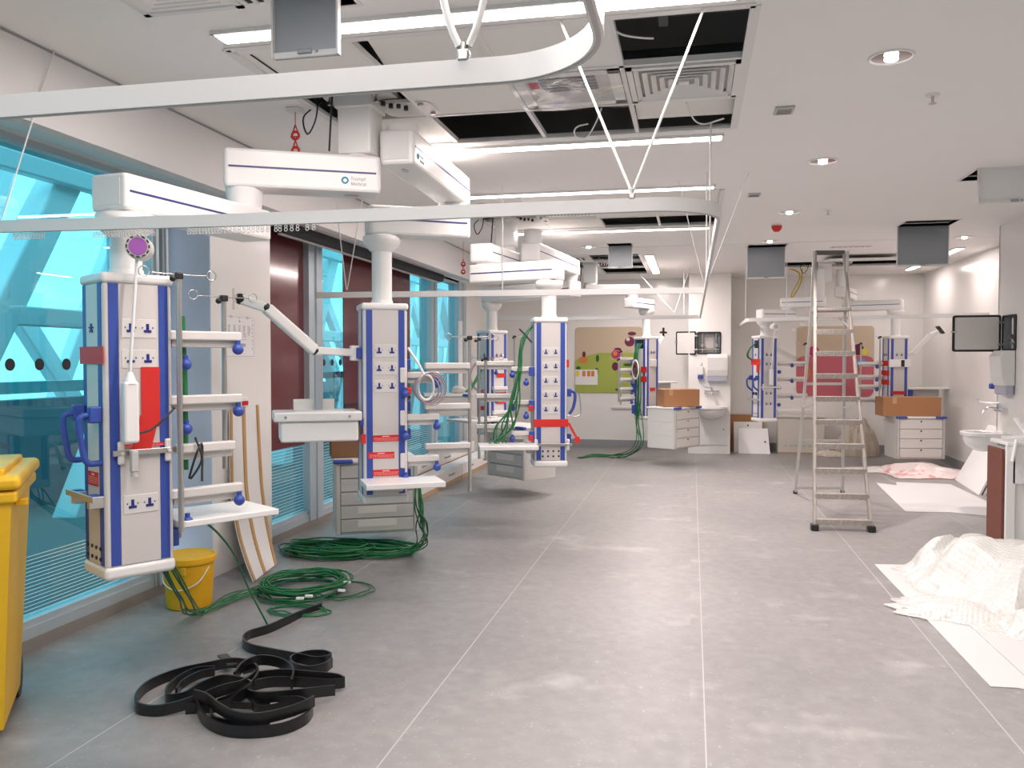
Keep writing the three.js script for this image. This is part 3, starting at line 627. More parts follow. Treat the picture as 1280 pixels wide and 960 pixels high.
// ---- A: nearest the window wall
{
  const t = pendant({
    label: 'tall supply column with red tags and white lamp handset by the large window', size: 1.06, lift: -0.096, pos: dep(160, 500, 3.94).setY(0), turn: rad(57), armY: 2.24, armY2: 2.5, armH: 0.16, armH2: 0.2,
    joint: dep(306, 235, 4.72).setY(0), mount: MA.clone().add(V(-0.06, 0, 0)), textUp: true,
    sockets: [...pair(0, [1.735, 1.605, 0.98]), [3, 0, 1.735]], plates: [[0, 1.735], [0, 1.605], [0, 0.98]],
    ports: portGrid(3, 0.75),
  });
  const z = D / 2;
  redTape(t, 3, 1.62, 0.075, 0.02); warnLabel(t, 3, 0.0, 1.09, 0.12, 0.06);
  obj('red_strap', [box(0.08, 0.26, 0.002, 0.045, 1.44, z + 0.006), box(0.08, 0.15, 0.002).rotateZ(-0.25).translate(0.02, 1.28, z + 0.008)], M.red, t);
  obj('red_tape', [box(0.2, 0.014, 0.002, 0.02, 1.232, z + 0.006)], M.redPrint, t);
  railBar(t, -0.12, 0.15, 1.205, z + 0.02);
  const lamp = obj('lamp_handset', [rbox(0.062, 0.26, 0.05, 0.012, -0.062, 1.38, z + 0.06), lathe([[0.012, 0.05], [0.03, 0]], 12).translate(-0.062, 1.5, z + 0.06)], M.white, t);
  obj('lamp_stem', bar(V(-0.06, 1.53, z + 0.055), V(-0.02, 2.06, z + 0.05), 0.007), M.white, lamp);
  obj('lamp_clip', [rbox(0.03, 0.09, 0.03, 0.006, -0.045, 1.17, z + 0.05), cyl(0.014, 0.014, 0.02, -0.045, 1.115, z + 0.05)], M.greyPlastic, lamp);
  obj('lamp_cord', tube([V(-0.035, 1.29, z + 0.07), V(0.02, 1.3, z + 0.06), V(0.09, 1.35, z + 0.05), V(0.14, 1.39, z + 0.03)], 0.005, 20, 6), M.cableBlack, lamp);
  const head = obj('lamp_head', [cylZ(0.052, 0.09, 0, 0, 0, 24), cylZ(0.046, 0.012, 0, 0, 0.05, 24)].map((g) => g.rotateY(-0.5).translate(-0.01, 2.075, z + 0.05)), M.offwhite, t);
  obj('lamp_lens', cylZ(0.036, 0.006, 0, 0, 0.058, 24).rotateY(-0.5).translate(-0.01, 2.075, z + 0.05), M.purple, head);
  obj('lens_slots', Array.from({ length: 12 }, (_, k) => box(0.014, 0.006, 0.004, 0, 0.044, 0.058).rotateZ(k * Math.PI / 6).rotateY(-0.5).translate(-0.01, 2.075, z + 0.05)), M.black, head);
  // blue handles on the window side
  for (const zz of [0.1, -0.1]) obj('handle', [rbox(0.05, 0.07, 0.04, 0.008, -W / 2 - 0.03, 1.37, zz), tube([V(-W / 2 - 0.05, 1.37, zz), V(-W / 2 - 0.085, 1.36, zz), V(-W / 2 - 0.08, 1.24, zz), V(-W / 2 - 0.06, 1.17, zz), V(-W / 2, 1.165, zz)], 0.013, 24, 8)], M.blue, t);
  obj('side_rail', [rbox(0.01, 0.025, 0.34, 0.003, -W / 2 - 0.06, 1.02, 0), rbox(0.06, 0.05, 0.03, 0.004, -W / 2 - 0.03, 1.0, 0.1), rbox(0.06, 0.05, 0.03, 0.004, -W / 2 - 0.03, 1.0, -0.1)], M.alu, t);
  obj('rail_block', [rbox(0.04, 0.06, 0.05, 0.006, -W / 2 - 0.025, 1.0, 0.07), rbox(0.04, 0.06, 0.05, 0.006, -W / 2 - 0.025, 1.0, -0.13)], M.blue, t);
  // two infusion poles on clamp arms, right side
  hookPole(t, W / 2 + 0.01, z + 0.05, 0.84, 1.975, []); hookPole(t, W / 2 + 0.3, z - 0.12, 1.08, 1.9, []);
  for (const [y, k] of [[1.71, 1], [1.42, 1], [1.0, 1]]) clamp(t, W / 2 - 0.02, W / 2 + 0.33, y, z - 0.02, [[W / 2 + 0.31, y - 0.06, z], [W / 2 + 0.06, y - 0.13, z + 0.0]]);
  clamp(t, W / 2 + 0.02, W / 2 + 0.3, 1.2, z - 0.03);
  obj('coiled_lead', [tube([V(W / 2 + 0.1, 1.25, z), V(W / 2 + 0.12, 1.15, z + 0.02), V(W / 2 + 0.07, 1.06, z), V(W / 2 + 0.1, 1.2, z + 0.03), V(W / 2 + 0.13, 1.22, z), V(W / 2 + 0.12, 1.05, z + 0.02)], 0.005, 40, 6)], M.cableBlack, t);
  obj('green_lead', tube([V(W / 2 + 0.08, 1.8, z - 0.08), V(W / 2 + 0.085, 1.5, z - 0.07), V(W / 2 + 0.08, 1.1, z - 0.06)], 0.014, 24, 8), M.cableGreen, t);
  const sh = shelf(t, W / 2 + 0.02, W / 2 + 0.5, 0.865, -0.2, 0.16);
  obj('shelf_bracket_block', rbox(0.04, 0.08, 0.08, 0.006, W / 2 + 0.02, 0.8, 0.05), M.blue, sh);
}
// ---- B: with monitor arm, tray and front shelf
{
  const t = pendant({
    label: 'supply column with six sockets, a monitor arm and a white front shelf', size: 1.06, lift: -0.096, pos: dep(478, 500, 5.93).setY(0), turn: rad(30), armY: 2.42, armY2: 2.66, armH: 0.19,
    joint: dep(566, 235, 6.05).setY(0), mount: MA.clone().add(V(0.16, 0, -0.1)), textUp: true, textLow: false,
    sockets: pair(0, [1.66, 1.545, 1.43], 0.042), plates: [[0, 1.66], [0, 1.545], [0, 1.43]],
  });
  const z = D / 2;
  warnLabel(t, 0, 0.0, 1.09, 0.17, 0.042); warnLabel(t, 0, -0.03, 0.98, 0.17, 0.042); warnLabel(t, 0, 0.0, 0.865, 0.17, 0.042);
  obj('red_tape', box(0.03, 0.06, 0.03, -W / 2 - 0.0, 1.09, z - 0.01), M.red, t);
  for (const y of [1.5, 1.22, 0.94]) obj('rail_clip', rbox(0.034, 0.1, 0.016, 0.012, W / 2 - 0.035, y, z + 0.008), M.offwhite, t);
  // front shelf
  const s = obj('shelf', rbox(0.5, 0.035, 0.3, 0.006, 0.08, 0.815, z + 0.15), M.white, t);
  obj('bracket', rbox(0.2, 0.05, 0.1, 0.02, 0.0, 0.775, z + 0.06), M.greyPlastic, s);
  // monitor arm to the window side
  const A = V(-W / 2, 1.645, 0.02), Bp = V(-W / 2 - 0.3, 1.66, 0.1), C = V(-W / 2 - 0.6, 1.92, 0.22), E2 = V(-W / 2 - 0.75, 1.97, 0.22);
  const ma = obj('monitor_arm', [beam(A, Bp, 0.05, 0.05, UPV, 0.01), beam(Bp, C, 0.06, 0.07, UPV, 0.015), beam(C, E2, 0.05, 0.06, UPV, 0.012), rbox(0.06, 0.1, 0.08, 0.01, -W / 2 - 0.04, 1.645, 0.02)], M.white, t);
  obj('pivot', [ball(0.03, Bp.x, Bp.y, Bp.z), ball(0.03, C.x, C.y, C.z), ball(0.034, E2.x, E2.y, E2.z)], M.black, ma);
  obj('screen_bracket', [box(0.012, 0.12, 0.1, E2.x - 0.04, E2.y, E2.z), box(0.02, 0.04, 0.04, E2.x - 0.03, E2.y, E2.z)], M.steel, ma);
  obj('arm_block', rbox(0.04, 0.07, 0.06, 0.006, -W / 2 - 0.015, 1.645, 0.06), M.blue, ma);
  obj('hanging_post', rbox(0.05, 0.4, 0.04, 0.01, Bp.x + 0.02, 1.44, Bp.z), M.zinc, ma);
  // keyboard tray box
  const tr = obj('side_tray', [rbox(0.54, 0.06, 0.34, 0.012, -W / 2 - 0.29, 1.245, 0.06), rbox(0.48, 0.13, 0.3, 0.015, -W / 2 - 0.28, 1.15, 0.06)], M.white, t);
  obj('tray_insert', [rbox(0.26, 0.075, 0.012, 0.004, -W / 2 - 0.3, 1.31, 0.0), box(0.3, 0.006, 0.2, -W / 2 - 0.28, 1.278, 0.08)], M.offwhite, tr);
  obj('tray_screw', [cylZ(0.008, 0.006, -W / 2 - 0.49, 1.245, 0.232), cylZ(0.008, 0.006, -W / 2 - 0.1, 1.245, 0.232)], M.steel, tr);
  obj('tray_block', rbox(0.03, 0.05, 0.06, 0.006, -W / 2 - 0.012, 1.2, 0.1), M.blue, tr);
  // clamp arms and two-pole rack to the right
  for (const y of [1.5, 1.22, 0.945]) {
    clamp(t, W / 2 - 0.01, W / 2 + 0.22, y, z - 0.05, [[W / 2 + 0.2, y - 0.06, z - 0.02], [W / 2 - 0.02, y - 0.12, z + 0.02]]);
    clamp(t, W / 2 + 0.16, W / 2 + 0.48, y + 0.06, z - 0.22);
  }
  for (const y of [1.57, 1.29, 1.1, 0.83]) obj('rail_block', rbox(0.04, 0.07, 0.05, 0.006, W / 2 + 0.03, y, -0.04), M.blue, t);
  hookPole(t, W / 2 + 0.48, z - 0.22, 0.68, 1.76, [], 1, 0.3); 
  obj('coiled_leads', [0, 1, 2, 3].map((k) => new THREE.TorusGeometry(0.085 + 0.008 * k, 0.005, 5, 26).rotateY(0.2 * k - 0.3).translate(W / 2 + 0.13 + 0.01 * k, 1.41, z - 0.02 + 0.012 * k)), M.leadGrey = mat(L3(0.35, 0.28, 0.32), 0.5), t);
  obj('white_lead', [new THREE.TorusGeometry(0.075, 0.009, 6, 26).scale(0.7, 1.1, 1).translate(W / 2 + 0.12, 1.42, z + 0.02), tube([V(W / 2 + 0.01, 1.68, z - 0.03), V(W / 2 + 0.07, 1.58, z), V(W / 2 + 0.11, 1.5, z + 0.01)], 0.009, 14, 6)], M.white, t);
  obj('red_cap', rbox(0.03, 0.04, 0.03, 0.008, W / 2 + 0.005, 1.4, z + 0.02), M.red, t);
}
// ---- C: ten sockets and the red tape
{
  const t = pendant({
    label: 'supply column with ten sockets and a red tape band around it', size: 1.06, lift: -0.096, pos: dep(686, 500, 7.9).setY(0), turn: rad(17), armY: 2.3, armY2: 2.49, armH: 0.17, armW: 0.22,
    joint: dep(606, 340, 8.2).setY(0), mount: MC.clone().add(V(-0.06, 0, 0)), textUp: false,
    sockets: pair(0, [1.67, 1.545, 1.42, 1.295, 1.17], 0.043), plates: [1.67, 1.545, 1.42, 1.295, 1.17].map((y) => [0, y]), ports: portGrid(0, 0.76, 4, 0.14),
  });
  const z = D / 2;
  redTape(t, 0, 1.05, 0.066, 0.02); redTape(t, 1, 1.05, 0.066); obj('tape_tail', [box(0.02, 0.16, 0.004).rotateZ(0.5).translate(W / 2 + 0.05, 0.98, z), box(0.05, 0.05, 0.006).rotateZ(0.4).translate(W / 2 + 0.09, 0.9, z)], M.red, t);
  railBar(t, -W / 2 - 0.02, W / 2 + 0.04, 0.86, z + 0.02);
  obj('handle', [rbox(0.05, 0.07, 0.04, 0.008, W / 2 + 0.03, 1.31, 0), tube([V(W / 2 + 0.04, 1.33, 0), V(W / 2 + 0.085, 1.31, 0), V(W / 2 + 0.075, 1.18, 0), V(W / 2 + 0.04, 1.12, 0)], 0.014, 20, 8)], M.blue, t);
  obj('side_rail', [tube([V(W / 2, 1.11, 0.05), V(W / 2 + 0.12, 1.11, 0.05), V(W / 2 + 0.12, 1.32, 0.05)], 0.006, 12, 6)], M.steel, t);
  obj('rail_block', [rbox(0.04, 0.09, 0.05, 0.006, W / 2 + 0.03, 0.9, 0.02)], M.blue, t);
  obj('red_cap', [rbox(0.035, 0.07, 0.03, 0.008, W / 2 - 0.0, 1.57, z - 0.02)], M.red, t);
  for (const y of [1.52, 1.23, 0.96]) {
    clamp(t, -W / 2 - 0.2, -W / 2 - 0.0, y, z - 0.04, [[-W / 2 - 0.19, y - 0.05, z - 0.02], [-W / 2 - 0.07, y - 0.12, z]]);
    clamp(t, -W / 2 - 0.5, -W / 2 - 0.16, y + 0.05, z - 0.2);
    obj('rail_block', rbox(0.05, 0.08, 0.03, 0.006, -W / 2 - 0.02, y - 0.02, z - 0.01), M.blue, t);
  }
  obj('red_cap', [rbox(0.04, 0.05, 0.03, 0.008, -W / 2 - 0.03, 1.18, z), rbox(0.05, 0.05, 0.03, 0.008, -W / 2 - 0.03, 0.83, z + 0.01), rbox(0.04, 0.05, 0.03, 0.008, -W / 2 - 0.03, 0.92, z)], M.red, t);
  hookPole(t, -W / 2 - 0.47, z - 0.2, 0.72, 1.79, [], 1, 0.2); hookPole(t, -W / 2 - 0.42, z - 0.05, 0.72, 1.62, [], 1, 0.5);
  const s = obj('shelf', rbox(0.5, 0.035, 0.34, 0.006, -W / 2 - 0.24, 0.86, z + 0.1), M.white, t);
  obj('bracket', rbox(0.06, 0.06, 0.12, 0.01, -W / 2 - 0.04, 0.82, z), M.greyPlastic, s);
  for (let k = 0; k < 9; k++) { const q = (s) => rr(-s, s); obj('bundle_cable', tube([V(-W / 2 + 0.02, 1.93 + q(0.01), q(0.02)), V(-W / 2 - 0.09 + q(0.015), 1.78, z - 0.05 + q(0.02)), V(-W / 2 - 0.13 + q(0.02), 1.5, z - 0.02 + q(0.03)), V(-W / 2 - 0.18 + q(0.06), 1.2, z + 0.02 + q(0.04)), V(-W / 2 - 0.26 + q(0.08), 1.02, z + 0.04 + q(0.04)), V(-W / 2 - 0.32 + q(0.09), 0.885, z + 0.05 + q(0.05))], 0.0065, 40, 6), M.cableGreen, t); }
  obj('black_lead', tube([V(-W / 2 - 0.02, 1.75, z), V(-W / 2 - 0.08, 1.82, z), V(-W / 2 - 0.13, 1.87, z)], 0.008, 10, 6), M.cableBlack, t);
}
// ---- C2: behind C, by the window end
{
  const t = pendant({
    label: 'supply column near the window end with red tags and a wide white shelf', size: 1.06, lift: -0.096, pos: dep(615, 500, 11.2).setY(0), turn: rad(54), armY: 2.32, armY2: 2.57, armH: 0.18,
    joint: dep(712, 345, 10.2).setY(0), mount: MC.clone().add(V(0.2, 0, -0.1)),
    sockets: [...pair(0, [1.66, 1.5]), [3, 0.03, 1.66], [3, 0.03, 1.5]], ports: [[3, -0.05, 1.63], [3, -0.05, 1.5], [3, -0.05, 1.37]],
  });
  const z = D / 2;
  for (const y of [1.53, 1.41, 1.2, 1.08]) obj('red_tape', box(0.14, 0.05, 0.004, 0.03, y, z + 0.008), M.red, t);
  for (const y of [1.2, 1.0]) obj('red_tape', box(0.004, 0.05, 0.16, -W / 2 - 0.006, y, 0), M.red, t);
  for (const y of [1.6, 1.25, 0.95]) clamp(t, -W / 2 + 0.02, W / 2 - 0.04, y, z + 0.03, [[-W / 2 + 0.06, y - 0.09, z + 0.05], [-W / 2 + 0.06, y - 0.16, z + 0.05]]);
  t.updateMatrixWorld();
  { const c2 = dep(655, 598, 9.7); obj('cabinet_bracket', beam(V(0, 0.8, 0.05), t.worldToLocal(V(c2.x - 0.114, 0.79, c2.z - 0.406)), 0.08, 0.05), M.offwhite, t); }
  const s = obj('shelf', rbox(0.75, 0.03, 0.42, 0.006, -0.38, 0.88, z + 0.12), M.white, t);
  obj('shelf_papers', [rbox(0.24, 0.012, 0.2, 0.004, -0.4, 0.902, z + 0.1), rbox(0.12, 0.03, 0.1, 0.01, -0.25, 0.905, z + 0.16)], M.offwhite, s);
  hookPole(t, W / 2 + 0.1, z + 0.02, 0.9, 1.9, [], 1, 0.4);
  obj('cable_loop', [0, 1, 2].map((k) => new THREE.TorusGeometry(0.17 + 0.02 * k, 0.006, 5, 26, 3.4).rotateZ(1.6).translate(-W / 2 - 0.05, 1.4, z - 0.1 + 0.02 * k)), M.leadGrey, t);
  obj('green_lead', [0, 1, 2].map((k) => tube([V(-W / 2, 1.55, 0), V(-W / 2 - 0.12, 1.4 + 0.01 * k, 0.05), V(-W / 2 - 0.3, 1.22 + 0.015 * k, 0.1), V(-W / 2 - 0.5, 1.12 + 0.02 * k, 0.1), V(-W / 2 - 0.62, 1.02, 0.1)], 0.012, 30, 6)), M.cableGreen, t);
}
// ---- D, E, F: the far row
{
  const t = pendant({
    label: 'far supply column with green cables spilling from its open top', pos: V(-0.71, 0, -13.48), turn: rad(50), armY: 2.4, armY2: 2.6, armH: 0.15,
    joint: dep(790, 372, 12.9).setY(0), mount: MD, sockets: [[0, -0.03, 1.72], [0, 0.03, 1.72]], ports: portGrid(3, 0.74),
  });
  const z = D / 2, toD = (v) => t.worldToLocal(v);
  t.updateMatrixWorld();
  obj('open_hatch', box(0.004, 0.14, 0.15, -W / 2 - 0.004, 1.85, 0), M.black, t);
  for (let k = 0; k < 6; k++) { const q = (s) => rr(-s, s) * 1.7, e1 = toD(at(778 + q(6), 572 + q(3), 'y', 0.02)), e2 = toD(at(745 + q(6), 569 + q(1.5), 'y', 0.015)), e3 = toD(at(724 + q(2), 572, 'y', 0.015)); obj('bundle_cable', tube([V(-W / 2 - 0.005, 1.86, q(0.03)), V(-W / 2 - 0.09, 1.72, 0.02 + q(0.03)), V(-W / 2 - 0.07, 1.4, 0.03 + q(0.03)), V(-W / 2 - 0.06, 1.0, 0.04 + q(0.03)), V(-W / 2 - 0.06 + q(0.02), 0.6, 0.04 + q(0.05)), V(-W / 2 - 0.09 + q(0.03), 0.3, 0.04 + q(0.08)), e1, e2, e3], 0.0075, 70, 6), M.cableGreen, t); }
  obj('coiled_white_lead', new THREE.TorusGeometry(0.11, 0.014, 6, 26).scale(0.6, 1.3, 1).rotateY(-Math.PI / 2).translate(-W / 2 - 0.1, 1.45, 0), M.white, t);
  obj('red_coil', new THREE.TorusGeometry(0.06, 0.02, 6, 20).scale(0.7, 1.3, 1).rotateY(-Math.PI / 2).translate(-W / 2 - 0.1, 1.46, 0), M.maroon, t);
  obj('red_tape', [box(0.005, 0.09, 0.12, -W / 2 - 0.008, 1.45, 0.09), box(0.005, 0.09, 0.12, -W / 2 - 0.008, 1.3, 0.09), box(0.12, 0.05, 0.004, 0, 1.14, z + 0.008)], M.red, t);
  obj('control_box', rbox(0.12, 0.12, 0.04, 0.01, 0.0, 1.55, z + 0.02), M.offwhite, t);
  const A = V(W / 2, 1.72, 0), C = V(W / 2 + 0.14, 1.98, 0.1);
  const ma = obj('monitor_arm', [beam(A, C, 0.05, 0.06, UPV, 0.01), rbox(0.06, 0.08, 0.06, 0.01, A.x, A.y, A.z)], M.white, t);
  obj('screen_bracket', [box(0.15, 0.03, 0.02, C.x, C.y + 0.06, C.z).rotateZ(0), box(0.03, 0.15, 0.02, C.x, C.y + 0.06, C.z)], M.black, ma);
  for (const y of [1.62, 1.45, 1.3, 1.15, 1.0]) clamp(t, -W / 2 - 0.36, -W / 2 - 0.02, y, -0.1, [[-W / 2 - 0.1, y - 0.07, -0.08]]);
  hookPole(t, -W / 2 - 0.3, -0.12, 0.9, 1.74, []); hookPole(t, -W / 2 - 0.42, -0.05, 0.95, 1.62, []);
  for (const y of [0.82, 1.16]) obj('blue_block', rbox(0.05, 0.14, 0.06, 0.01, -W / 2 - 0.05, y, -0.08), M.blue, t);
  const s = obj('shelf', rbox(0.5, 0.025, 0.3, 0.005, W / 2 + 0.24, 1.24, -0.05), M.white, t);
  obj('shelf_bin', rbox(0.34, 0.2, 0.22, 0.01, W / 2 + 0.2, 1.13, -0.05), M.greyPlastic, s);
}
{
  const t = pendant({
    label: 'far supply column with twin blue handles and white lamp handset', pos: V(1.08, 0, -13.34), turn: rad(24), armY: 2.22, armY2: 2.4, armH: 0.15,
    joint: dep(985, 392, 12.9).setY(0), mount: V(1.86, 0, -13.4), sockets: [...pair(0, [1.68, 1.54, 1.1, 0.94]), [3, 0, 1.68]], ports: portGrid(3, 0.74),
  });
  const z = D / 2;
  redTape(t, 3, 1.57, 0.09, 0.02); obj('tape_tail', box(0.02, 0.12, 0.06, -W / 2 - 0.012, 1.47, 0.09), M.red, t);
  obj('open_hatch', box(0.004, 0.12, 0.12, -W / 2 - 0.004, 1.84, 0.02), M.black, t);
  obj('cable_bundle', [0, 1].map((k) => tube([V(-W / 2, 1.86, 0.02), V(-W / 2 - 0.08, 1.78, -0.02), V(-W / 2 - 0.1, 1.66, -0.06 - 0.02 * k), V(-W / 2 - 0.02, 1.6, -0.08)], 0.012, 20, 6)), M.cableGreen, t);
  for (const zz of [0.1, -0.1]) obj('handle', [rbox(0.05, 0.07, 0.04, 0.008, -W / 2 - 0.03, 1.33, zz), tube([V(-W / 2 - 0.05, 1.33, zz), V(-W / 2 - 0.085, 1.31, zz), V(-W / 2 - 0.08, 1.2, zz), V(-W / 2, 1.13, zz)], 0.014, 20, 8)], M.blue, t);
  obj('side_rail', [rbox(0.012, 0.025, 0.36, 0.003, -W / 2 - 0.04, 1.0, 0)], M.alu, t);
  obj('dial', [cylX(0.022, 0.02, -W / 2 - 0.01, 1.09, 0.04), cylX(0.022, 0.02, -W / 2 - 0.01, 1.09, -0.04), cylX(0.014, 0.02, -W / 2 - 0.01, 1.3, 0)], M.black, t);
  const lamp = obj('lamp_handset', [rbox(0.05, 0.24, 0.05, 0.012, 0.01, 1.34, z + 0.06), bar(V(0.01, 1.46, z + 0.06), V(0.06, 2.05, z + 0.06), 0.008), cylZ(0.055, 0.1, 0.06, 2.1, z + 0.06, 20)], M.white, t);
  obj('lamp_lens', cylZ(0.034, 0.006, 0.06, 2.1, z + 0.114), M.greyPlastic, lamp);
  railBar(t, -0.13, 0.2, 1.19, z + 0.02);
  for (const y of [1.5, 1.26, 1.0]) { obj('knob', [ball(0.03, W / 2 + 0.04, y - 0.08, z - 0.02)], M.blue, t); clamp(t, W / 2 + 0.1, W / 2 + 0.62, y + 0.06, -0.08, [[W / 2 + 0.35, y + 0.01, -0.05]]); }
  hookPole(t, W / 2 + 0.58, -0.06, 0.98, 1.86, []);
  const s = shelf(t, W / 2 + 0.02, W / 2 + 0.6, 0.83, -0.2, 0.1, 0.02);
}
{
  const t = pendant({
    label: 'far supply column with three red bands beside the right wall', pos: V(3.06, 0, -13.9), turn: rad(12), armY: 2.37, armY2: 2.55, armH: 0.16,
    joint: dep(1062, 368, 13.3).setY(0), mount: V(2.22, 0, -13.55), sockets: [...pair(0, [1.68]), ...pair(3, [1.68], 0.03)],
  });
  const z = D / 2;
  for (const y of [1.55, 1.4, 1.26]) redTape(t, 3, y, 0.08, 0.02);
  obj('red_tape', box(0.2, 0.05, 0.004, 0, 1.1, z + 0.008), M.red, t);
  obj('control_box', rbox(0.32, 0.12, 0.04, 0.01, 0.0, 1.55, z + 0.02), M.white, t); obj('display', box(0.05, 0.1, 0.006, 0.04, 1.55, z + 0.043), M.black, t);
  railBar(t, -0.13, 0.16, 0.98, z + 0.02);
  const A = V(W / 2 + 0.02, 1.7, 0), Bq = V(W / 2 + 0.1, 1.69, 0.03), C = V(W / 2 + 0.34, 1.98, 0.1), E2 = V(W / 2 + 0.46, 2.04, 0.1);
  const ma = obj('monitor_arm', [beam(A, Bq, 0.05, 0.05, UPV, 0.01), beam(Bq, C, 0.06, 0.07, UPV, 0.014), beam(C, E2, 0.05, 0.05, UPV, 0.01)], M.white, t);
  obj('screen_bracket', [box(0.02, 0.14, 0.1).rotateZ(0.7).translate(E2.x + 0.03, E2.y + 0.02, E2.z)], M.black, ma);
  for (const y of [1.55, 1.35, 1.2, 1.0]) clamp(t, -W / 2 - 0.4, -W / 2 - 0.02, y, -0.06, [[-W / 2 - 0.12, y - 0.06, -0.03]]);
  hookPole(t, -W / 2 - 0.36, -0.06, 0.78, 1.86, []); hookPole(t, -W / 2 - 0.08, -0.02, 0.9, 1.96, []);
  const s = obj('shelf', rbox(0.72, 0.025, 0.34, 0.005, W / 2 + 0.37, 1.16, -0.05), M.white, t);
  obj('shelf_bin', [rbox(0.5, 0.18, 0.2, 0.01, W / 2 + 0.28, 1.06, -0.08)], M.offwhite, s);
  obj('rail_block', [rbox(0.08, 0.16, 0.06, 0.01, W / 2 + 0.05, 1.08, z - 0.06)], M.blue, t);
}

// ================================================================ drawer cabinets, boxes
function drawerCabinet(c, turn, y0, label, n, labelPlates) {           // c centre on plan; front is +z
  const w = 0.68, h = 0.6, d = 0.5, t = thing('drawer_cabinet', label, 'cabinet', [c.x, 0, c.z], turn, 'drawer cabinets hung on the pendants');
  obj('body', [rbox(w, h, d - 0.02, 0.01, 0, y0 + h / 2, -0.01)], M.offwhite, t);
  obj('top_board', rbox(w + 0.02, 0.025, d + 0.02, 0.008, 0, y0 + h + 0.01, 0), M.white, t);
  for (const s of [-1, 1]) obj('corner_bumper', rbox(0.16, 0.034, 0.05, 0.012, s * (w / 2 - 0.06), y0 + h + 0.01, d / 2), M.blue, t);
  for (const s of [-1, 1]) obj('corner_post', rbox(0.035, h - 0.01, 0.03, 0.006, s * (w / 2 - 0.018), y0 + h / 2, d / 2 - 0.01), M.greyPlastic, t);
  const dh = (h - 0.04) / n;
  for (let k = 0; k < n; k++) {
    const y = y0 + 0.02 + dh * (k + 0.5), dr = obj('drawer', rbox(w - 0.08, dh - 0.008, 0.03, 0.004, 0, y, d / 2 - 0.012), labelPlates ? M.greyPlastic : M.offwhite, t);
    if (labelPlates) obj('label_plate', box(0.32, dh * 0.5, 0.003, -0.0, y + dh * 0.15, d / 2 + 0.004), M.offwhite, dr);
    else obj('lock', cylZ(0.012, 0.01, 0, y + dh * 0.3, d / 2 + 0.003), M.black, dr);
  }
  for (const s of [-1, 1]) obj('side_panel', [0, 1, 2].map((k) => box(0.004, h / 3 - 0.01, d - 0.08, s * (w / 2 + 0.001), y0 + h * (k + 0.5) / 3, 0)), M.offwhite, t);
  return t;
}
function carton(pos, turn, w, h, d, label, m = M.cardboard) {
  const t = thing('cardboard_box', label, 'box', pos, turn);
  obj('body', [rbox(w, h, d, 0.004, 0, h / 2, 0)], m, t);
  obj('flap_seam', [box(w * 0.98, 0.002, 0.006, 0, h + 0.0005, 0)], M.plywood, t);
  obj('packing_tape', [box(0.06, 0.003, d + 0.004, -w * 0.3, h, 0), box(0.06, h * 0.35, 0.003, -w * 0.3, h * 0.83, d / 2 + 0.001)], M.tape = M.tape ?? mat(L3(0.5, 0.33, 0.18), 0.25), t);
  return t;
}
{
  const c1 = dep(468, 600, 7.25); drawerCabinet(c1, rad(27), 0.15, 'grey drawer cabinet with pale label plates beside green cables', 5, true);
  carton([c1.x - 0.2, 0.773, c1.z + 0.02], rad(27), 0.36, 0.27, 0.34, 'brown cardboard box on the cabinet behind the white tray', mat(L3(0.2, 0.1, 0.05), 0.8));
  const c2 = dep(655, 598, 9.7); drawerCabinet({ x: c2.x - 0.114, z: c2.z - 0.406 }, rad(-38), 0.2, 'drawer cabinet hanging low behind the red-taped column', 4, true);
  const c3 = dep(844, 560, 12.45), a = rad(58), n3 = [Math.sin(a), Math.cos(a)], r3_ = [Math.cos(a), -Math.sin(a)];
  const p3 = { x: c3.x - n3[0] * 0.25 + r3_[0] * 0.34, z: c3.z - n3[1] * 0.25 + r3_[1] * 0.34 };
  drawerCabinet(p3, a, 0.27, 'drawer cabinet hanging beside the wall basin with carton on top', 4, false);
  carton([p3.x + 0.06, 0.899, p3.z + 0.02], rad(20), 0.56, 0.26, 0.36, 'cardboard box on the cabinet beside the wall basin');
  const a4 = rad(8), c4 = dep(1121, 570, 12.3), p4 = { x: c4.x - Math.sin(a4) * 0.25 + Math.cos(a4) * 0.34, z: c4.z - Math.cos(a4) * 0.25 - Math.sin(a4) * 0.34 };
  drawerCabinet(p4, a4, 0.15, 'white drawer cabinet with four locks above the pink plastic sheet', 4, false);
  carton([p4.x - 0.1, 0.773, p4.z + 0.02], rad(6), 0.82, 0.28, 0.36, 'long cardboard box on the cabinet near the right wall');
  // white top unit beyond the pendant rack, by the window
  const q = dep(560, 500, 9.6), t = thing('storage_unit', 'small pale drawer unit hanging by the far window mullion', 'cabinet', [q.x, 0, q.z], rad(20));
  obj('body', rbox(0.5, 0.22, 0.4, 0.01, 0, 1.08, 0), M.offwhite, t); obj('top_board', rbox(0.56, 0.03, 0.44, 0.008, 0, 1.205, 0), M.white, t); obj('bumper', rbox(0.1, 0.03, 0.03, 0.01, 0.2, 1.205, 0.22), M.blue, t);
  obj('hanger_post', box(0.05, 0.9, 0.05, 0.15, 1.6, -0.1), M.white, t); obj('crumpled_bag', new THREE.IcosahedronGeometry(0.07, 2).scale(1.2, 0.7, 1).translate(0.12, 1.26, 0.02), M.film, t);
}
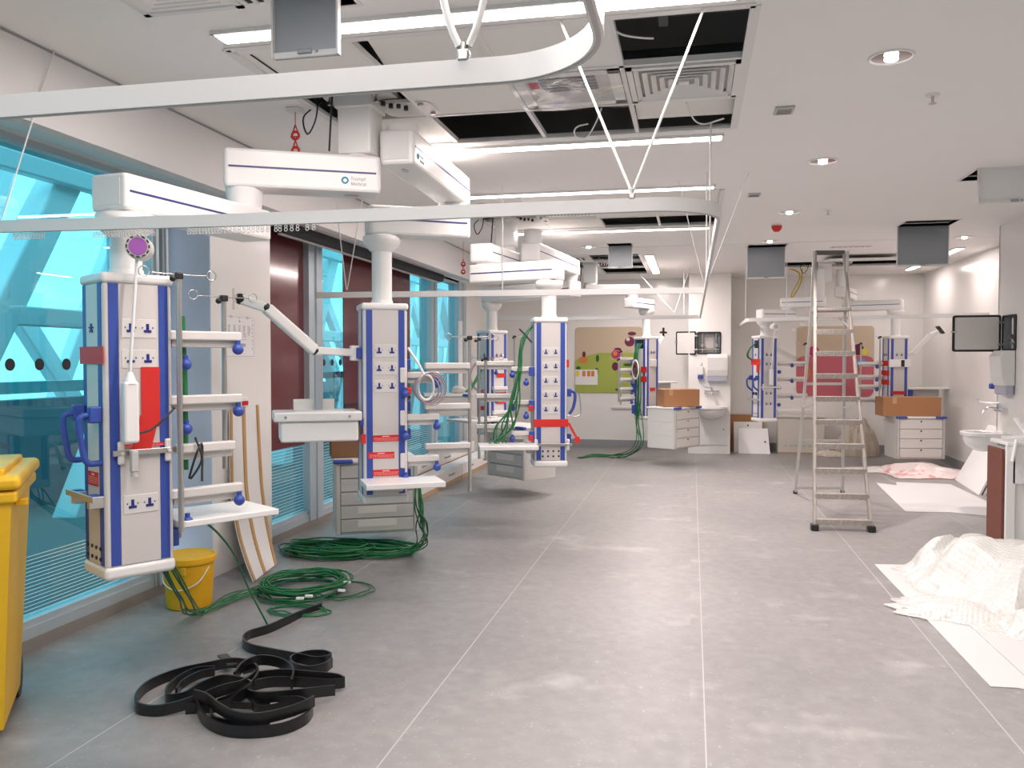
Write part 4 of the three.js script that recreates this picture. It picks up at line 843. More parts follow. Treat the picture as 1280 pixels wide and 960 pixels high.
// long flat-pack cartons stacked along the window
{
  const scr = canvasTex(512, 64, (c, w, h) => { c.fillStyle = '#e2dedb'; c.fillRect(0, 0, w, h); c.fillStyle = '#4a4a4e'; for (const x0 of [90, 330]) { let x = x0; c.fillRect(x, 22, 5, 20); x += 9; for (let k = 0; k < 7; k++) { const l = 5 + rnd() * 5; c.fillRect(x, 28 + rnd() * 2, l, 12); x += l + 3; } } });
  const mt = mat(L3(1, 1, 1), 0.6, 0, { map: scr });
  for (const [x, y, z0, z1, l] of [[-3.13, 0.05, -9.2, -10.9, 'long white carton with printing on timber along the window, lower row'], [-3.13, 0.05, -10.93, -12.7, 'long white carton with printing, lower row end near the back'], [-3.37, 0.2, -8.9, -10.5, 'long white carton raised against the window sill'], [-3.37, 0.2, -10.53, -12.5, 'long white carton raised against the sill near the back wall']]) {
    const t = thing('flat_carton', l, 'box', [x, 0, (z0 + z1) / 2], 0, 'long cartons along the window');
    const L = z0 - z1, b = box(0.2, 0.15, L, 0, y + 0.075, 0);
    obj('carton_body', b, M.board, t);
    obj('printed_side', new THREE.BoxGeometry(L - 0.04, 0.12, 0.002).rotateY(Math.PI / 2).translate(0.1015, y + 0.075, 0), mt, t);
    obj('timber_batten', [box2(-0.1, 0.1, y > 0.1 ? 0 : 0.0, y, -L / 2, L / 2)], M.tape, t);
  }
}
// ================================================================ step ladder
{
  const splat = canvasTex(256, 256, (c, w, h) => { c.fillStyle = '#b3aca6'; c.fillRect(0, 0, w, h); for (let k = 0; k < 420; k++) { c.fillStyle = ['#e6e2dd', '#efebe6', '#8d857e', '#d6d0ca'][k % 4]; c.beginPath(); c.arc(rnd() * w, rnd() * h, 1 + rnd() * 5, 0, 7); c.fill(); } });
  splat.wrapS = splat.wrapT = THREE.RepeatWrapping;
  M.ladder = mat(L3(0.75, 0.74, 0.72), 0.5, 0.3, { map: splat });
  const t = thing('step_ladder', 'tall paint-splashed aluminium platform stepladder', 'ladder');
  const fl = at(1018, 660, 'y', 0.02), fr = at(1089, 662, 'y', 0.02), tl = dep(1019, 316, 9.08), tr = dep(1055, 316, 9.08), rl = at(994, 616, 'y', 0.01), rr_ = at(1053, 616, 'y', 0.01);
  const L = (a, b, k) => a.clone().lerp(b, k), yk = (y) => (y - fl.y) / (tl.y - fl.y);
  obj('stile', beam(fl, tl, 0.028, 0.06, V(0, 0, 1), 0.006), M.ladder, t); obj('stile', beam(fr, tr, 0.028, 0.06, V(0, 0, 1), 0.006), M.ladder, t);
  for (let k = 0; k < 9; k++) {
    const y = 0.09 + 0.2265 * k, a = L(fl, tl, yk(y)), b = L(fr, tr, yk(y));
    obj('tread', [beam(a, b, 0.085, 0.03, UPV, 0.004), beam(a.clone().add(V(0, -0.02, 0.04)), b.clone().add(V(0, -0.02, 0.04)), 0.008, 0.035)], M.ladder, t);
    if (k === 0) obj('tread_brace', [beam(a.clone().lerp(b, 0.08).add(V(0, 0, 0)), fl.clone().lerp(fr, 0.02).add(V(0, 0.03, 0)), 0.01, 0.012), beam(a.clone().lerp(b, 0.85), fr.clone().add(V(0, 0.03, 0)), 0.01, 0.012)], M.alu, t);
  }
  const yp = 2.13, pa = L(fl, tl, yk(yp)), pb = L(fr, tr, yk(yp));
  obj('platform', [rbox(pb.x - pa.x, 0.03, 0.32, 0.006, (pa.x + pb.x) / 2, yp, (pa.z + pb.z) / 2 - 0.14)], M.ladder, t);
  obj('platform_brace', [beam(V(pa.x + 0.02, yp - 0.09, pa.z), V(pb.x - 0.02, yp - 0.09, pb.z), 0.03, 0.02), beam(V(pb.x - 0.1, yp - 0.09, pb.z), V(pb.x, yp - 0.2, pb.z + 0.05), 0.012, 0.02)], M.ladder, t);
  obj('top_rail', [beam(tl, tr, 0.07, 0.045, UPV, 0.008)], mat(L3(0.12, 0.115, 0.11), 0.6), t);
  const ra = V(pa.x + 0.0, yp - 0.02, pa.z - 0.26), rb = V(pb.x, yp - 0.02, pb.z - 0.26);
  obj('rear_leg', beam(rl, ra, 0.028, 0.045, V(0, 0, 1)), M.alu, t); obj('rear_leg', beam(rr_, rb, 0.028, 0.045, V(0, 0, 1)), M.alu, t);
  obj('rear_guard', [beam(ra, V(ra.x, tl.y, ra.z + 0.12), 0.025, 0.03), beam(rb, V(rb.x, tr.y, rb.z + 0.12), 0.025, 0.03)], M.alu, t);
  for (const k of [0.02, 0.3, 0.62]) obj('rear_crossbar', beam(L(rl, ra, k + 0.01), L(rr_, rb, k + 0.01), 0.02, 0.03), M.alu, t);
  obj('locking_stay', [beam(L(fl, tl, 0.42), L(rl, ra, 0.5), 0.01, 0.02), beam(L(fr, tr, 0.42), L(rr_, rb, 0.5), 0.01, 0.02)], M.alu, t);
  for (const p of [fl, fr]) obj('foot', rbox(0.07, 0.06, 0.1, 0.012, p.x, 0.03, p.z), M.black, t);
  for (const p of [rl, rr_]) obj('foot', rbox(0.045, 0.04, 0.06, 0.008, p.x, 0.02, p.z), M.black, t);
}
// ================================================================ bin, bucket, leaning panel, paper
{
  const p = dep(-66, 580, 3.62), t = thing('wheelie_bin', 'yellow wheelie bin beside the large window', 'bin', [p.x, 0, p.z], rad(36));
  const wall = (k) => { const a = 0.2 + 0.06 * k, b = 0.24 + 0.08 * k; return [[-a, -b], [a, -b], [a, b], [-a, b]]; };
  const body = new THREE.CylinderGeometry(0.42, 0.345, 0.98, 4, 1).rotateY(Math.PI / 4).scale(0.93, 1, 1.1).translate(0, 0.55, 0);
  obj('body', [toCreasedNormals(clean(body), 0.5)], M.yellow, t);
  obj('rim', rbox(0.6, 0.05, 0.7, 0.015, 0, 1.04, 0), M.yellow, t);
  obj('lid', [rbox(0.63, 0.06, 0.74, 0.025, 0, 1.1, 0), rbox(0.5, 0.03, 0.6, 0.012, 0, 1.14, 0)], M.yellow, t);
  obj('lug', rbox(0.05, 0.03, 0.04, 0.006, 0.3, 1.0, 0.2), M.yellow, t);
  const wz = -0.3;
  for (const s of [-1, 1]) obj('wheel', cylX(0.1, 0.05, s * 0.2, 0.1, wz, 24), M.black, t);
  obj('axle', cylX(0.012, 0.38, 0, 0.1, wz), M.steel, t);
}
{
  const t = thing('bucket', 'yellow plastic bucket with lid under the supply column', 'bucket', [-3.2, 0, -4.88]);
  obj('tub', lathe([[0, 0.002], [0.138, 0.002], [0.142, 0.01], [0.158, 0.29], [0.166, 0.29], [0.166, 0.3], [0.16, 0.305]], 40), M.bucketYellow, t);
  obj('lid', lathe([[0.17, 0.295], [0.173, 0.33], [0.165, 0.338], [0.158, 0.33], [0.15, 0.325], [0, 0.327]], 40), M.bucketYellow, t);
  obj('handle_lug', [rbox(0.03, 0.05, 0.02, 0.006, 0.06, 0.26, 0.155)], M.bucketYellow, t);
  obj('handle', tube([V(0.16, 0.27, 0.02), V(0.13, 0.18, 0.11), V(0.02, 0.14, 0.165), V(-0.1, 0.18, 0.13), V(-0.16, 0.27, 0.02)], 0.004, 24, 6), M.white, t);
}
{ // flexible white panel with timber edging, leaning on the column
  const rows = [[at(286, 512, 'x', -3.415), at(321, 506, 'x', -3.415)], [at(286.5, 575, 'x', -3.405), at(324, 566, 'x', -3.405)], [at(288, 620, 'x', -3.39), at(327, 611, 'x', -3.39)], [at(296, 668, 'x', -3.32), at(333, 655, 'x', -3.33)], [at(306, 702, 'x', -3.2), at(339, 685, 'x', -3.25)], [at(316, 728, 'y', 0.004), at(344, 706, 'y', 0.004)]];
  const cL = new THREE.CatmullRomCurve3(rows.map((r) => r[0])), cR = new THREE.CatmullRomCurve3(rows.map((r) => r[1]));
  const strip = (a, b, th, off) => {
    const N = 24, pos = [], pt = (k, s) => cL.getPoint(k).lerp(cR.getPoint(k), s), nrm = (k) => { const e = 0.01, t1 = pt(Math.min(1, k + e), 0.5).sub(pt(Math.max(0, k - e), 0.5)), t2 = pt(k, 1).sub(pt(k, 0)); return t1.cross(t2).normalize(); };
    const R = []; for (let i = 0; i <= N; i++) { const k = i / N, n = nrm(k); if (n.x < 0) n.negate(); R.push([pt(k, a).addScaledVector(n, off), pt(k, b).addScaledVector(n, off), pt(k, b).addScaledVector(n, off + th), pt(k, a).addScaledVector(n, off + th)]); }
    for (let i = 0; i < N; i++) for (let k = 0; k < 4; k++) { const l = (k + 1) % 4; pos.push(R[i][k], R[i][l], R[i + 1][l], R[i][k], R[i + 1][l], R[i + 1][k]); }
    pos.push(R[0][0], R[0][1], R[0][2], R[0][0], R[0][2], R[0][3], R[N][0], R[N][2], R[N][1], R[N][0], R[N][3], R[N][2]);
    const g = new THREE.BufferGeometry().setFromPoints(pos); g.computeVertexNormals(); return toCreasedNormals(g, 0.6);
  };
  const t = thing('edging_panel', 'bowed white panel with timber strips leaning on the column', 'panel');
  obj('panel_sheet', strip(0, 1, 0.008, 0), M.board, t);
  for (const [a, b] of [[0.0, 0.06], [0.42, 0.5], [0.93, 1.0]]) obj('timber_strip', strip(a, b, 0.01, 0.008), M.wood, t);
  const w = thing('wall_switch', 'small white switch plate with four red buttons on the column', 'switch', [-3.43, 1.27, 0]);
  const z = at(302, 506, 'x', -3.43).z; w.position.z = z - 0.02;
  obj('plate', rbox(0.012, 0.07, 0.12, 0.004, 0.006, 0, 0), M.white, w); for (let k = 0; k < 4; k++) obj('button', box(0.008, 0.035, 0.016, 0.013, -0.008, -0.045 + k * 0.024), M.red, w);
}
{ // two sheets of paper taped to the column
  const plan = canvasTex(256, 320, (c, w, h) => {
    c.fillStyle = '#ebe8e8'; c.fillRect(0, 0, w, h); c.strokeStyle = '#77777d'; c.lineWidth = 2;
    for (const [x, n] of [[40, 9], [80, 8], [122, 9], [160, 8], [200, 7]]) for (let k = 0; k < n; k++) c.strokeRect(x, 70 + k * 12, 6 + rnd() * 18, 4 + rnd() * 5);
    c.beginPath(); c.moveTo(70, 182); c.lineTo(190, 182); c.stroke(); c.fillStyle = '#6a6a70'; for (let k = 0; k < 12; k++) c.fillRect(84 + k * 8, 214, 5, 26);
    c.fillRect(122, 12, 10, 4); c.fillRect(126, 30, 10, 12); for (let k = 0; k < 8; k++) c.fillRect(236, 20 + k * 32, 4, 6 + rnd() * 16); c.strokeRect(4, 4, w - 8, h - 8);
  });
  const a = at(279, 394, 'x', -3.428), b = at(318, 446, 'x', -3.428), t = thing('paper_sheet', 'printed paper plan taped to the white column', 'paper', [-3.428, (a.y + b.y) / 2, (a.z + b.z) / 2]);
  obj('sheet', new THREE.BoxGeometry(Math.abs(a.z - b.z), a.y - b.y, 0.001).rotateY(Math.PI / 2), mat(L3(1, 1, 1), 0.8, 0, { map: plan }), t);
  obj('tape', [box(0.0015, 0.02, 0.04, 0.001, 0.15, 0.12), box(0.0015, 0.02, 0.04, 0.001, 0.15, -0.12)], M.film, t);
}
// ================================================================ cables and hose on the floor
{
  const coil = (c, rx, rz, n, jit, rcab, h) => Array.from({ length: n }, () => {
    const a0 = rr(0, 6.28), pts = [], ox = rr(-jit, jit), oz = rr(-jit, jit), sx = rr(0.86, 1.08), sz = rr(0.86, 1.08), y = rr(0.008, h);
    for (let k = 0; k < 16; k++) { const a = a0 + k * Math.PI / 8; pts.push(V(c.x + ox + Math.cos(a) * rx * sx + rr(-1, 1) * jit * 0.25, Math.max(0.007, y + rr(-1, 1) * 0.008), c.z + oz + Math.sin(a) * rz * sz + rr(-1, 1) * jit * 0.25)); }
    return tube(pts, rcab, 56, 5, true);
  });
  const g1 = thing('cable_coil', 'round coil of green cable beside the black hose', 'cable', [0, 0, 0]);
  const c1 = at(381, 736, 'y', 0.02);
  coil(c1, 0.27, 0.3, 20, 0.035, 0.0055, 0.09).forEach((g) => obj('cable_loop', g, M.cableGreen, g1));
  coil(at(428, 735, 'y', 0.01), 0.19, 0.22, 2, 0.05, 0.0045, 0.012).forEach((g) => obj('cable_loop', g, M.cableGreen, g1));
  coil(at(374, 762, 'y', 0.01), 0.2, 0.1, 3, 0.04, 0.0045, 0.012).forEach((g) => obj('cable_loop', g, M.cableGreen, g1));
  for (const [u, v] of [[375, 748], [386, 745], [427, 738], [434, 728]]) { const p = at(u, v, 'y', 0.08); obj('cable_tie_tag', rbox(0.05, 0.016, 0.02, 0.004).rotateY(rr(-0.4, 0.4)).translate(p.x, p.y, p.z), M.white, g1); }
  const g2 = thing('cable_coil', 'loose tangle of green cable in front of the drawer cabinet', 'cable', [0, 0, 0]);
  coil(at(410, 690, 'y', 0.02), 0.36, 0.2, 16, 0.07, 0.006, 0.1).forEach((g) => obj('cable_loop', g, M.cableGreen, g2));
  coil(at(455, 688, 'y', 0.02), 0.4, 0.16, 12, 0.06, 0.006, 0.07).forEach((g) => obj('cable_loop', g, M.cableGreen, g2));
  // bundles dropping from the columns
  const g3 = thing('cable_bundle', 'green cables hanging from the shelf column to the floor tangle', 'cable', [0, 0, 0]);
  for (let k = 0; k < 9; k++) {
    const s = k / 8, q = (n) => rr(-n, n);
    obj('cable', tube([dep(521 + q(3), 598, 6.15 + q(0.08)), dep(523 + q(6), 630, 6.2 + q(0.1)), dep(527 + q(8), 655, 6.35 + q(0.1)), at(522 + q(10), 680 + q(5), 'y', 0.08 + 0.04 * s), at(490 + q(12), 693 + q(4), 'y', 0.02 + 0.02 * rnd()), at(450 + 20 * rnd(), 698 - 8 * rnd(), 'y', 0.02)], 0.0055, 48, 6), M.cableGreen, g3);
  }
  const g4 = thing('cable_bundle', 'green cables trailing from the column base past the yellow bucket', 'cable', [0, 0, 0]);
  for (let k = 0; k < 7; k++) {
    const s = k / 6, q = (n) => rr(-n, n);
    obj('cable', tube([dep(196 + 16 * s, 699, 4.05), dep(206 + 18 * s + q(3), 722, 4.25), dep(220 + 20 * s + q(4), 748, 4.5), at(236 + 20 * s, 766 + q(4), 'y', 0.015), at(262 + q(5), 758 + q(6), 'y', 0.015), at(290, 745 + q(7), 'y', 0.02), at(326 + 8 * s, 734 + q(6), 'y', 0.03)], 0.0045, 48, 6), M.cableGreen, g4);
  }
  const g5 = thing('single_cable', 'dark green cable dropping from the column shelf to the hose', 'cable', [0, 0, 0]);
  obj('cable', tube([dep(258, 654, 4.15), dep(272, 666, 4.25), dep(292, 692, 4.45), dep(312, 738, 4.8), at(336, 784, 'y', 0.012)], 0.0055, 40, 6), M.cableGreen, g5);
  // flat black hose: band on edge, traced loop by loop on the floor
  const hs = thing('flat_hose', 'tangled pile of flat black rubber hose on the floor', 'hose', [0, 0, 0]);
  const px = (x, y, h) => at(150 + x / 4.267, 760 + y / 4.267, 'y', h);
  const band = (pts, w = 0.052) => {
    const c = new THREE.CatmullRomCurve3(pts.map(([x, y, h]) => px(x, y, h)), false, 'centripetal'), n = pts.length * 8, P = c.getPoints(n);
    obj('hose_run', sweepRect(P, 0.01, w), M.rubber, hs);
  };
  const e = 0.026;
  band([[1075, -5, 0.012], [1000, 22, 0.012], [900, 62, e], [790, 112, e], [690, 143, e], [657, 178, e], [690, 212, e], [800, 238, e], [930, 262, e], [1060, 285, e], [1125, 270, e], [1090, 250, e], [1000, 252, e], [915, 280, e], [930, 318, e], [1010, 335, e], [1090, 318, e], [1130, 290, e]]);
  band([[690, 300, 0.05], [600, 292, 0.05], [480, 312, 0.04], [300, 352, e], [150, 415, e], [85, 490, e], [100, 535, e], [190, 548, e], [320, 522, 0.04], [440, 480, 0.06], [540, 440, 0.08], [640, 415, 0.08], [700, 380, 0.07], [735, 340, 0.06], [690, 300, 0.05]]);
  band([[505, 335, 0.05], [400, 345, 0.04], [310, 390, e], [250, 450, e], [258, 486, e], [340, 476, 0.04], [440, 420, 0.06], [540, 385, 0.08], [640, 395, 0.08], [700, 420, 0.06], [640, 470, 0.05], [560, 520, e], [450, 530, e], [350, 535, e]]);
  band([[400, 470, 0.07], [420, 545, 0.04], [470, 612, e], [580, 655, e], [720, 662, e], [880, 640, e], [990, 590, e], [1020, 530, e], [960, 500, 0.05], [850, 500, 0.05]], 0.05);
  band([[395, 462, 0.09], [460, 482, 0.09], [530, 535, 0.08], [620, 580, 0.07], [740, 588, 0.07], [880, 560, 0.07], [990, 520, 0.07], [1035, 495, 0.07]], 0.05);
  band([[610, 370, 0.08], [660, 310, 0.08], [740, 278, 0.08], [830, 285, 0.08], [900, 315, 0.07], [925, 360, 0.07], [915, 410, 0.06]]);
  band([[730, 365, 0.06], [860, 352, 0.07], [1010, 362, 0.07], [1170, 380, 0.05], [1195, 395, 0.04], [1120, 405, 0.04], [960, 395, 0.05], [800, 395, 0.05], [700, 420, 0.05], [685, 460, 0.05], [760, 475, 0.06], [930, 462, 0.07], [1080, 445, 0.06], [1145, 438, 0.05]], 0.05);
  band([[485, 535, e], [500, 590, e], [600, 612, e], [740, 610, e], [800, 600, e]], 0.03); band([[700, 490, e], [740, 540, e], [840, 530, e], [900, 490, 0.04], [1000, 470, 0.05]], 0.04);
  band([[520, 500, e], [600, 515, e], [690, 520, e], [800, 500, e]], 0.03); band([[660, 330, 0.05], [720, 320, 0.08], [735, 365, 0.07], [690, 420, 0.06], [600, 480, 0.04], [520, 510, e]], 0.045); band([[300, 450, e], [340, 400, e], [430, 355, 0.05], [505, 340, 0.06]], 0.04);
  const tail = px(545, 250, 0.02), tail2 = px(600, 300, 0.05); obj('hose_end', beam(tail, tail2, 0.05, 0.008), mat(L3(0.06, 0.06, 0.065), 0.5), hs);
}

// ================================================================ basin walls, murals
function basinSet(o) {                                                   // built facing +z, origin on the floor at the wall face
  const g = (name, label, cat) => { const t = thing(name, label, cat, o.pos, o.turn); return t; };
  const c = g('wash_basin', `white wall basin ${o.where}`, 'basin');
  const bs = new THREE.Shape(); bs.moveTo(-0.25, 0); bs.lineTo(0.25, 0); bs.lineTo(0.25, 0.2); bs.quadraticCurveTo(0.25, 0.42, 0, 0.42); bs.quadraticCurveTo(-0.25, 0.42, -0.25, 0.2);
  const hole = new THREE.Path(); hole.absellipse(0, 0.23, 0.19, 0.13, 0, 6.283); bs.holes.push(hole);
  obj('rim', ext(bs, 0.04, 0.008).rotateX(-Math.PI / 2).rotateY(Math.PI).translate(0, 0.78, 0.0), M.ceramic, c);
  obj('bowl', new THREE.SphereGeometry(0.24, 28, 12, 0, 6.283, Math.PI / 2, Math.PI / 2).scale(0.95, 0.75, 0.8).translate(0, 0.785, 0.21), M.ceramic, c);
  const t = g('wall_tap', `chrome lever tap ${o.where}`, 'tap');
  obj('spout', [tube([V(0, 1.06, 0.02), V(0, 1.08, 0.1), V(0, 1.07, 0.18), V(0, 1.02, 0.21)], 0.012, 20, 8)], M.chrome, t);
  obj('valve', [cylX(0.02, 0.24, 0, 1.06, 0.05), cylZ(0.028, 0.05, -0.1, 1.06, 0.025), cylZ(0.028, 0.05, 0.1, 1.06, 0.025), cyl(0.024, 0.02, 0.07, 0, 1.09, 0.05)], M.chrome, t);
  obj('lever', tube([V(0, 1.13, 0.05), V(-0.05, 1.13, 0.12), V(-0.1, 1.14, 0.2), V(-0.14, 1.17, 0.22)], 0.008, 16, 6), M.chrome, t);
  const d = g('towel_dispenser', `white paper towel dispenser ${o.where}`, 'dispenser');
  obj('cover', ext(polyShape([[0, 1.35], [0, 1.72], [0.1, 1.72], [0.15, 1.66], [0.13, 1.45], [0.1, 1.35]]), 0.34, 0.01).rotateY(-Math.PI / 2).translate(0.26 + o.dx, -0.02, 0.005), M.white, d);
  obj('tray', [rbox(0.33, 0.14, 0.09, 0.02, 0.09 + o.dx, 1.3, 0.055)], mat(L3(0.45, 0.46, 0.55), 0.25), d);
  obj('lock', cylZ(0.008, 0.01, 0.2 + o.dx, 1.5, 0.135), M.black, d);
  const s = g('soap_dispenser', `white soap dispenser with blue nozzle ${o.where}`, 'dispenser');
  obj('holder', [rbox(0.1, 0.16, 0.07, 0.02, -0.19, 1.42, 0.04), box(0.03, 0.06, 0.03, -0.19, 1.54, 0.02)], M.white, s); obj('nozzle', rbox(0.09, 0.06, 0.07, 0.012, -0.19, 1.31, 0.05), M.blue, s);
  const n = g('wall_cabinet', `open wall hatch with black seal ${o.where}`, 'hatch');
  const nx = 0.03 + o.nx, w = 0.4, rd = 0.135, y0 = 1.7, y1 = 2.08;
  const fr = roundRect(nx - w / 2, y0, nx + w / 2, y1, 0.03); fr.holes.push(roundRect(nx - w / 2 + 0.02, y0 + 0.02, nx + w / 2 - 0.02, y1 - 0.02, 0.02));
  obj('seal_frame', ext(fr, 0.012).translate(0, 0, 0.002), M.black, n);
  obj('recess', [box(w - 0.024, y1 - y0 - 0.024, 0.004, nx, (y0 + y1) / 2, -rd), box(0.004, y1 - y0 - 0.024, rd, nx - w / 2 + 0.014, (y0 + y1) / 2, -rd / 2), box(0.004, y1 - y0 - 0.024, rd, nx + w / 2 - 0.014, (y0 + y1) / 2, -rd / 2), box(w - 0.024, 0.004, rd, nx, y0 + 0.014, -rd / 2), box(w - 0.024, 0.004, rd, nx, y1 - 0.014, -rd / 2)], M.zinc, n);
  obj('inner_panel', box(o.amber ? 0.16 : 0.2, 0.3, 0.006, nx + (o.amber ? -0.09 : -0.02), (y0 + y1) / 2, -rd + 0.008), o.amber ? M.plywood : M.panelGrey, n);
  for (const k of [-0.11, 0.12]) obj('pipe_valve', [cyl(0.018, 0.018, 0.33, nx + k, (y0 + y1) / 2, -0.07, 12), cylZ(0.03, 0.03, nx + k, (y0 + y1) / 2 - 0.04, -0.05, 12)], M.steel, n);
  obj('pipe', cylX(0.02, w - 0.05, nx, y0 + 0.08, -0.07, 12), M.steel, n);
  const hx = nx - w / 2 - 0.01, dw = o.doorW ?? 0.4, dl = new THREE.Group(); dl.name = 'door_leaf'; dl.position.set(hx, 0, 0.02); dl.rotation.y = o.swing; n.add(dl);
  const dk = ext(roundRect(-dw, y0 - 0.01, 0, y1 + 0.01, 0.03), 0.02); obj('door_seal', dk, M.black, dl);
  obj('door_face', ext(roundRect(-dw + 0.024, y0 + 0.014, -0.024, y1 - 0.014, 0.016), 0.006).translate(0, 0, 0.019), M.offwhite, dl);
  for (const k of [0, 1]) obj('hinge', rbox(0.07, 0.03, 0.02, 0.006, 0, k ? y1 - 0.07 : y0 + 0.07, 0.02), M.steel, dl); obj('catch', rbox(0.06, 0.018, 0.02, 0.004, -dw + 0.01, (y0 + y1) / 2 + 0.02, 0.024), M.steel, dl);
  return c;
}
basinSet({ pos: [0.33, 0, -14.7], turn: 0, where: 'on the far column', dx: 0, nx: -0.08, swing: -0.35, doorW: 0.36 });
basinSet({ pos: [3.3, 0, -9.98], turn: -Math.PI / 2, where: 'on the right-hand wall', dx: 0.06, nx: 0.1, swing: 1.52, doorW: 0.48, amber: true });
{ // access panel below the far basin
  const t = thing('service_board', 'white service board under the far column basin', 'panel', [0.36, 0, -14.7]);
  obj('panel_board', rbox(0.46, 0.5, 0.014, 0.004, 0, 0.4, 0.007), M.white, t); obj('lock', cylZ(0.01, 0.01, 0.17, 0.42, 0.016), M.black, t);
}
{ // wall panels with simple flower prints
  const wx = (u, v) => at(u, v, 'z', ZB + 0.012);
  const blob = (t, name, u, v, r, m, sx = 1, sy = 1) => { const p = wx(u, v); obj(name, new THREE.CylinderGeometry(r, r, 0.004, 18).rotateX(Math.PI / 2).scale(sx, sy, 1).translate(p.x, p.y, ZB + 0.016 + 0.002 * rnd()), m, t); };
  const tan = mat(L3(0.58, 0.46, 0.33), 0.5), green = mat(L3(0.36, 0.42, 0.075), 0.5), pink = mat(L3(0.52, 0.12, 0.15), 0.5), mag = mat(L3(0.45, 0.02, 0.12), 0.5), plum = mat(L3(0.13, 0.008, 0.04), 0.5), orange = mat(L3(0.6, 0.22, 0.04), 0.5), leaf = mat(L3(0.02, 0.09, 0.02), 0.5), pale = mat(L3(0.75, 0.55, 0.55), 0.5), sky = mat(L3(0.1, 0.3, 0.6), 0.5), yel = mat(L3(0.75, 0.6, 0.05), 0.5);
  const a = wx(719, 409), b = wx(803, 491.5), t = thing('wall_panel', 'tan and lime green wall panel with flower prints', 'wall panel');
  obj('tan_board', ext(roundRect(a.x, b.y + 0.4, b.x, a.y, 0.08), 0.012).translate(0, 0, ZB), tan, t);
  const gy = wx(750, 441).y; obj('green_field', ext(polyShape([[a.x, b.y], [b.x, b.y], [b.x, gy], [a.x + 0.45, gy], [a.x + 0.2, gy - 0.06], [a.x, gy - 0.14]]), 0.014).translate(0, 0, ZB), green, t);
  for (const [u, v, r, m, sx, sy] of [[787, 427, 0.09, plum, 1, 1], [785, 424, 0.035, pale, 1, 1], [790, 417, 0.07, plum, 1.1, 0.5], [771, 443, 0.1, mag, 1, 0.9], [769, 442, 0.04, orange, 1, 1], [772, 437, 0.07, plum, 1, 0.5], [769, 458, 0.06, plum, 1, 1.3], [729, 450, 0.08, orange, 1.1, 0.8], [730, 443, 0.04, plum, 0.8, 1.4], [747, 448, 0.03, leaf, 1, 2.2], [746, 464, 0.03, leaf, 1, 2.2], [785, 456, 0.07, leaf, 1.2, 0.4], [777, 487, 0.06, leaf, 2, 0.5], [723, 460, 0.03, leaf, 1.4, 1]]) blob(t, 'flower_print', u, v, r, m, sx, sy);
  const wb = wx(719, 462), wc = wx(747, 481); const ns = thing('notice_sheet', 'white notice with yellow and orange doodles on the green panel', 'paper');
  obj('sheet', box2(wb.x, wc.x, wc.y, wb.y, ZB + 0.014, ZB + 0.022), M.board, ns); for (const [u, m] of [[722, yel], [730, orange], [736, orange], [741, orange]]) { const p = wx(u, 467); obj('doodle', box(0.06, 0.1, 0.003, p.x, p.y, ZB + 0.024), m, ns); }
  const c = wx(996, 408), d = wx(1092, 496), e = wx(1000, 445).y, t2 = thing('wall_panel', 'tan and pink wall panel behind the ladder', 'wall panel');
  obj('tan_board', ext(roundRect(c.x, d.y + 0.3, d.x, c.y, 0.08), 0.012).translate(0, 0, ZB), tan, t2);
  obj('pink_field', ext(roundRect(c.x, d.y, d.x, e, 0.14), 0.015).translate(0, 0, ZB), pink, t2);
  for (const [u, v, r, m, sx, sy] of [[1017, 439, 0.09, mag, 1, 1], [1019, 440, 0.035, pale, 1, 1], [1073, 437, 0.09, plum, 1, 1.1], [1069, 438, 0.045, pale, 1, 1], [1080, 440, 0.05, yel, 1, 1.2], [1077, 453, 0.09, sky, 1, 0.7], [1010, 465, 0.05, orange, 0.8, 2.4]]) blob(t2, 'flower_print', u, v, r, m, sx, sy);
}
{ // pale shelf trunking on the back wall left of the column
  const t = thing('wall_trunking', 'thin horizontal trunking rail low on the back wall', 'trunking', [-1.0, 0.72, ZB]);
  obj('rail', rbox(0.9, 0.03, 0.03, 0.006, 0, 0, 0.015), M.offwhite, t); obj('end_cap', rbox(0.02, 0.034, 0.034, 0.004, 0.45, 0, 0.016), M.greyPlastic, t);
}
// ================================================================ boards and sheets
function leanBoard(name, label, group, x0, x1, zf, h, lean, th, m, x0t = x0, x1t = x1) {   // foot at zf, leaning back to -z
  const t = thing(name, label, 'board', [0, 0, 0], 0, group), pts = [[x0, 0, zf], [x1, 0, zf], [x1t, h, zf - lean], [x0t, h, zf - lean]].map((p) => V(...p)), bk = pts.map((p) => p.clone().add(V(0, 0, -th)));
  const f = (a, b, c, d) => [a, b, c, a, c, d], P = [...f(...pts), ...f(bk[3], bk[2], bk[1], bk[0]), ...[0, 1, 2, 3].flatMap((k) => f(pts[(k + 1) % 4], pts[k], bk[k], bk[(k + 1) % 4]))];
  const g = new THREE.BufferGeometry().setFromPoints(P); g.computeVertexNormals(); obj('board_sheet', g, m, t);
  return t;
}
leanBoard('plywood_sheet', 'brown plywood sheet leaning on the back wall', null, 0.66, 1.24, -15.16, 0.63, 0.28, 0.018, M.plywood);
{ const b = leanBoard('access_board', 'white access board leaning in the middle of the stack', null, 0.72, 1.2, -15.0, 0.52, 0.2, 0.02, M.board); obj('lock', ball(0.014, 0.96, 0.46, -15.17), M.black, b); }
{ const b = leanBoard('access_board', 'white access board at the front of the leaning stack', null, 0.79, 1.31, -14.86, 0.42, 0.16, 0.02, M.board, 0.79, 1.28); obj('lock', ball(0.014, 1.23, 0.2, -14.93), M.black, b); }
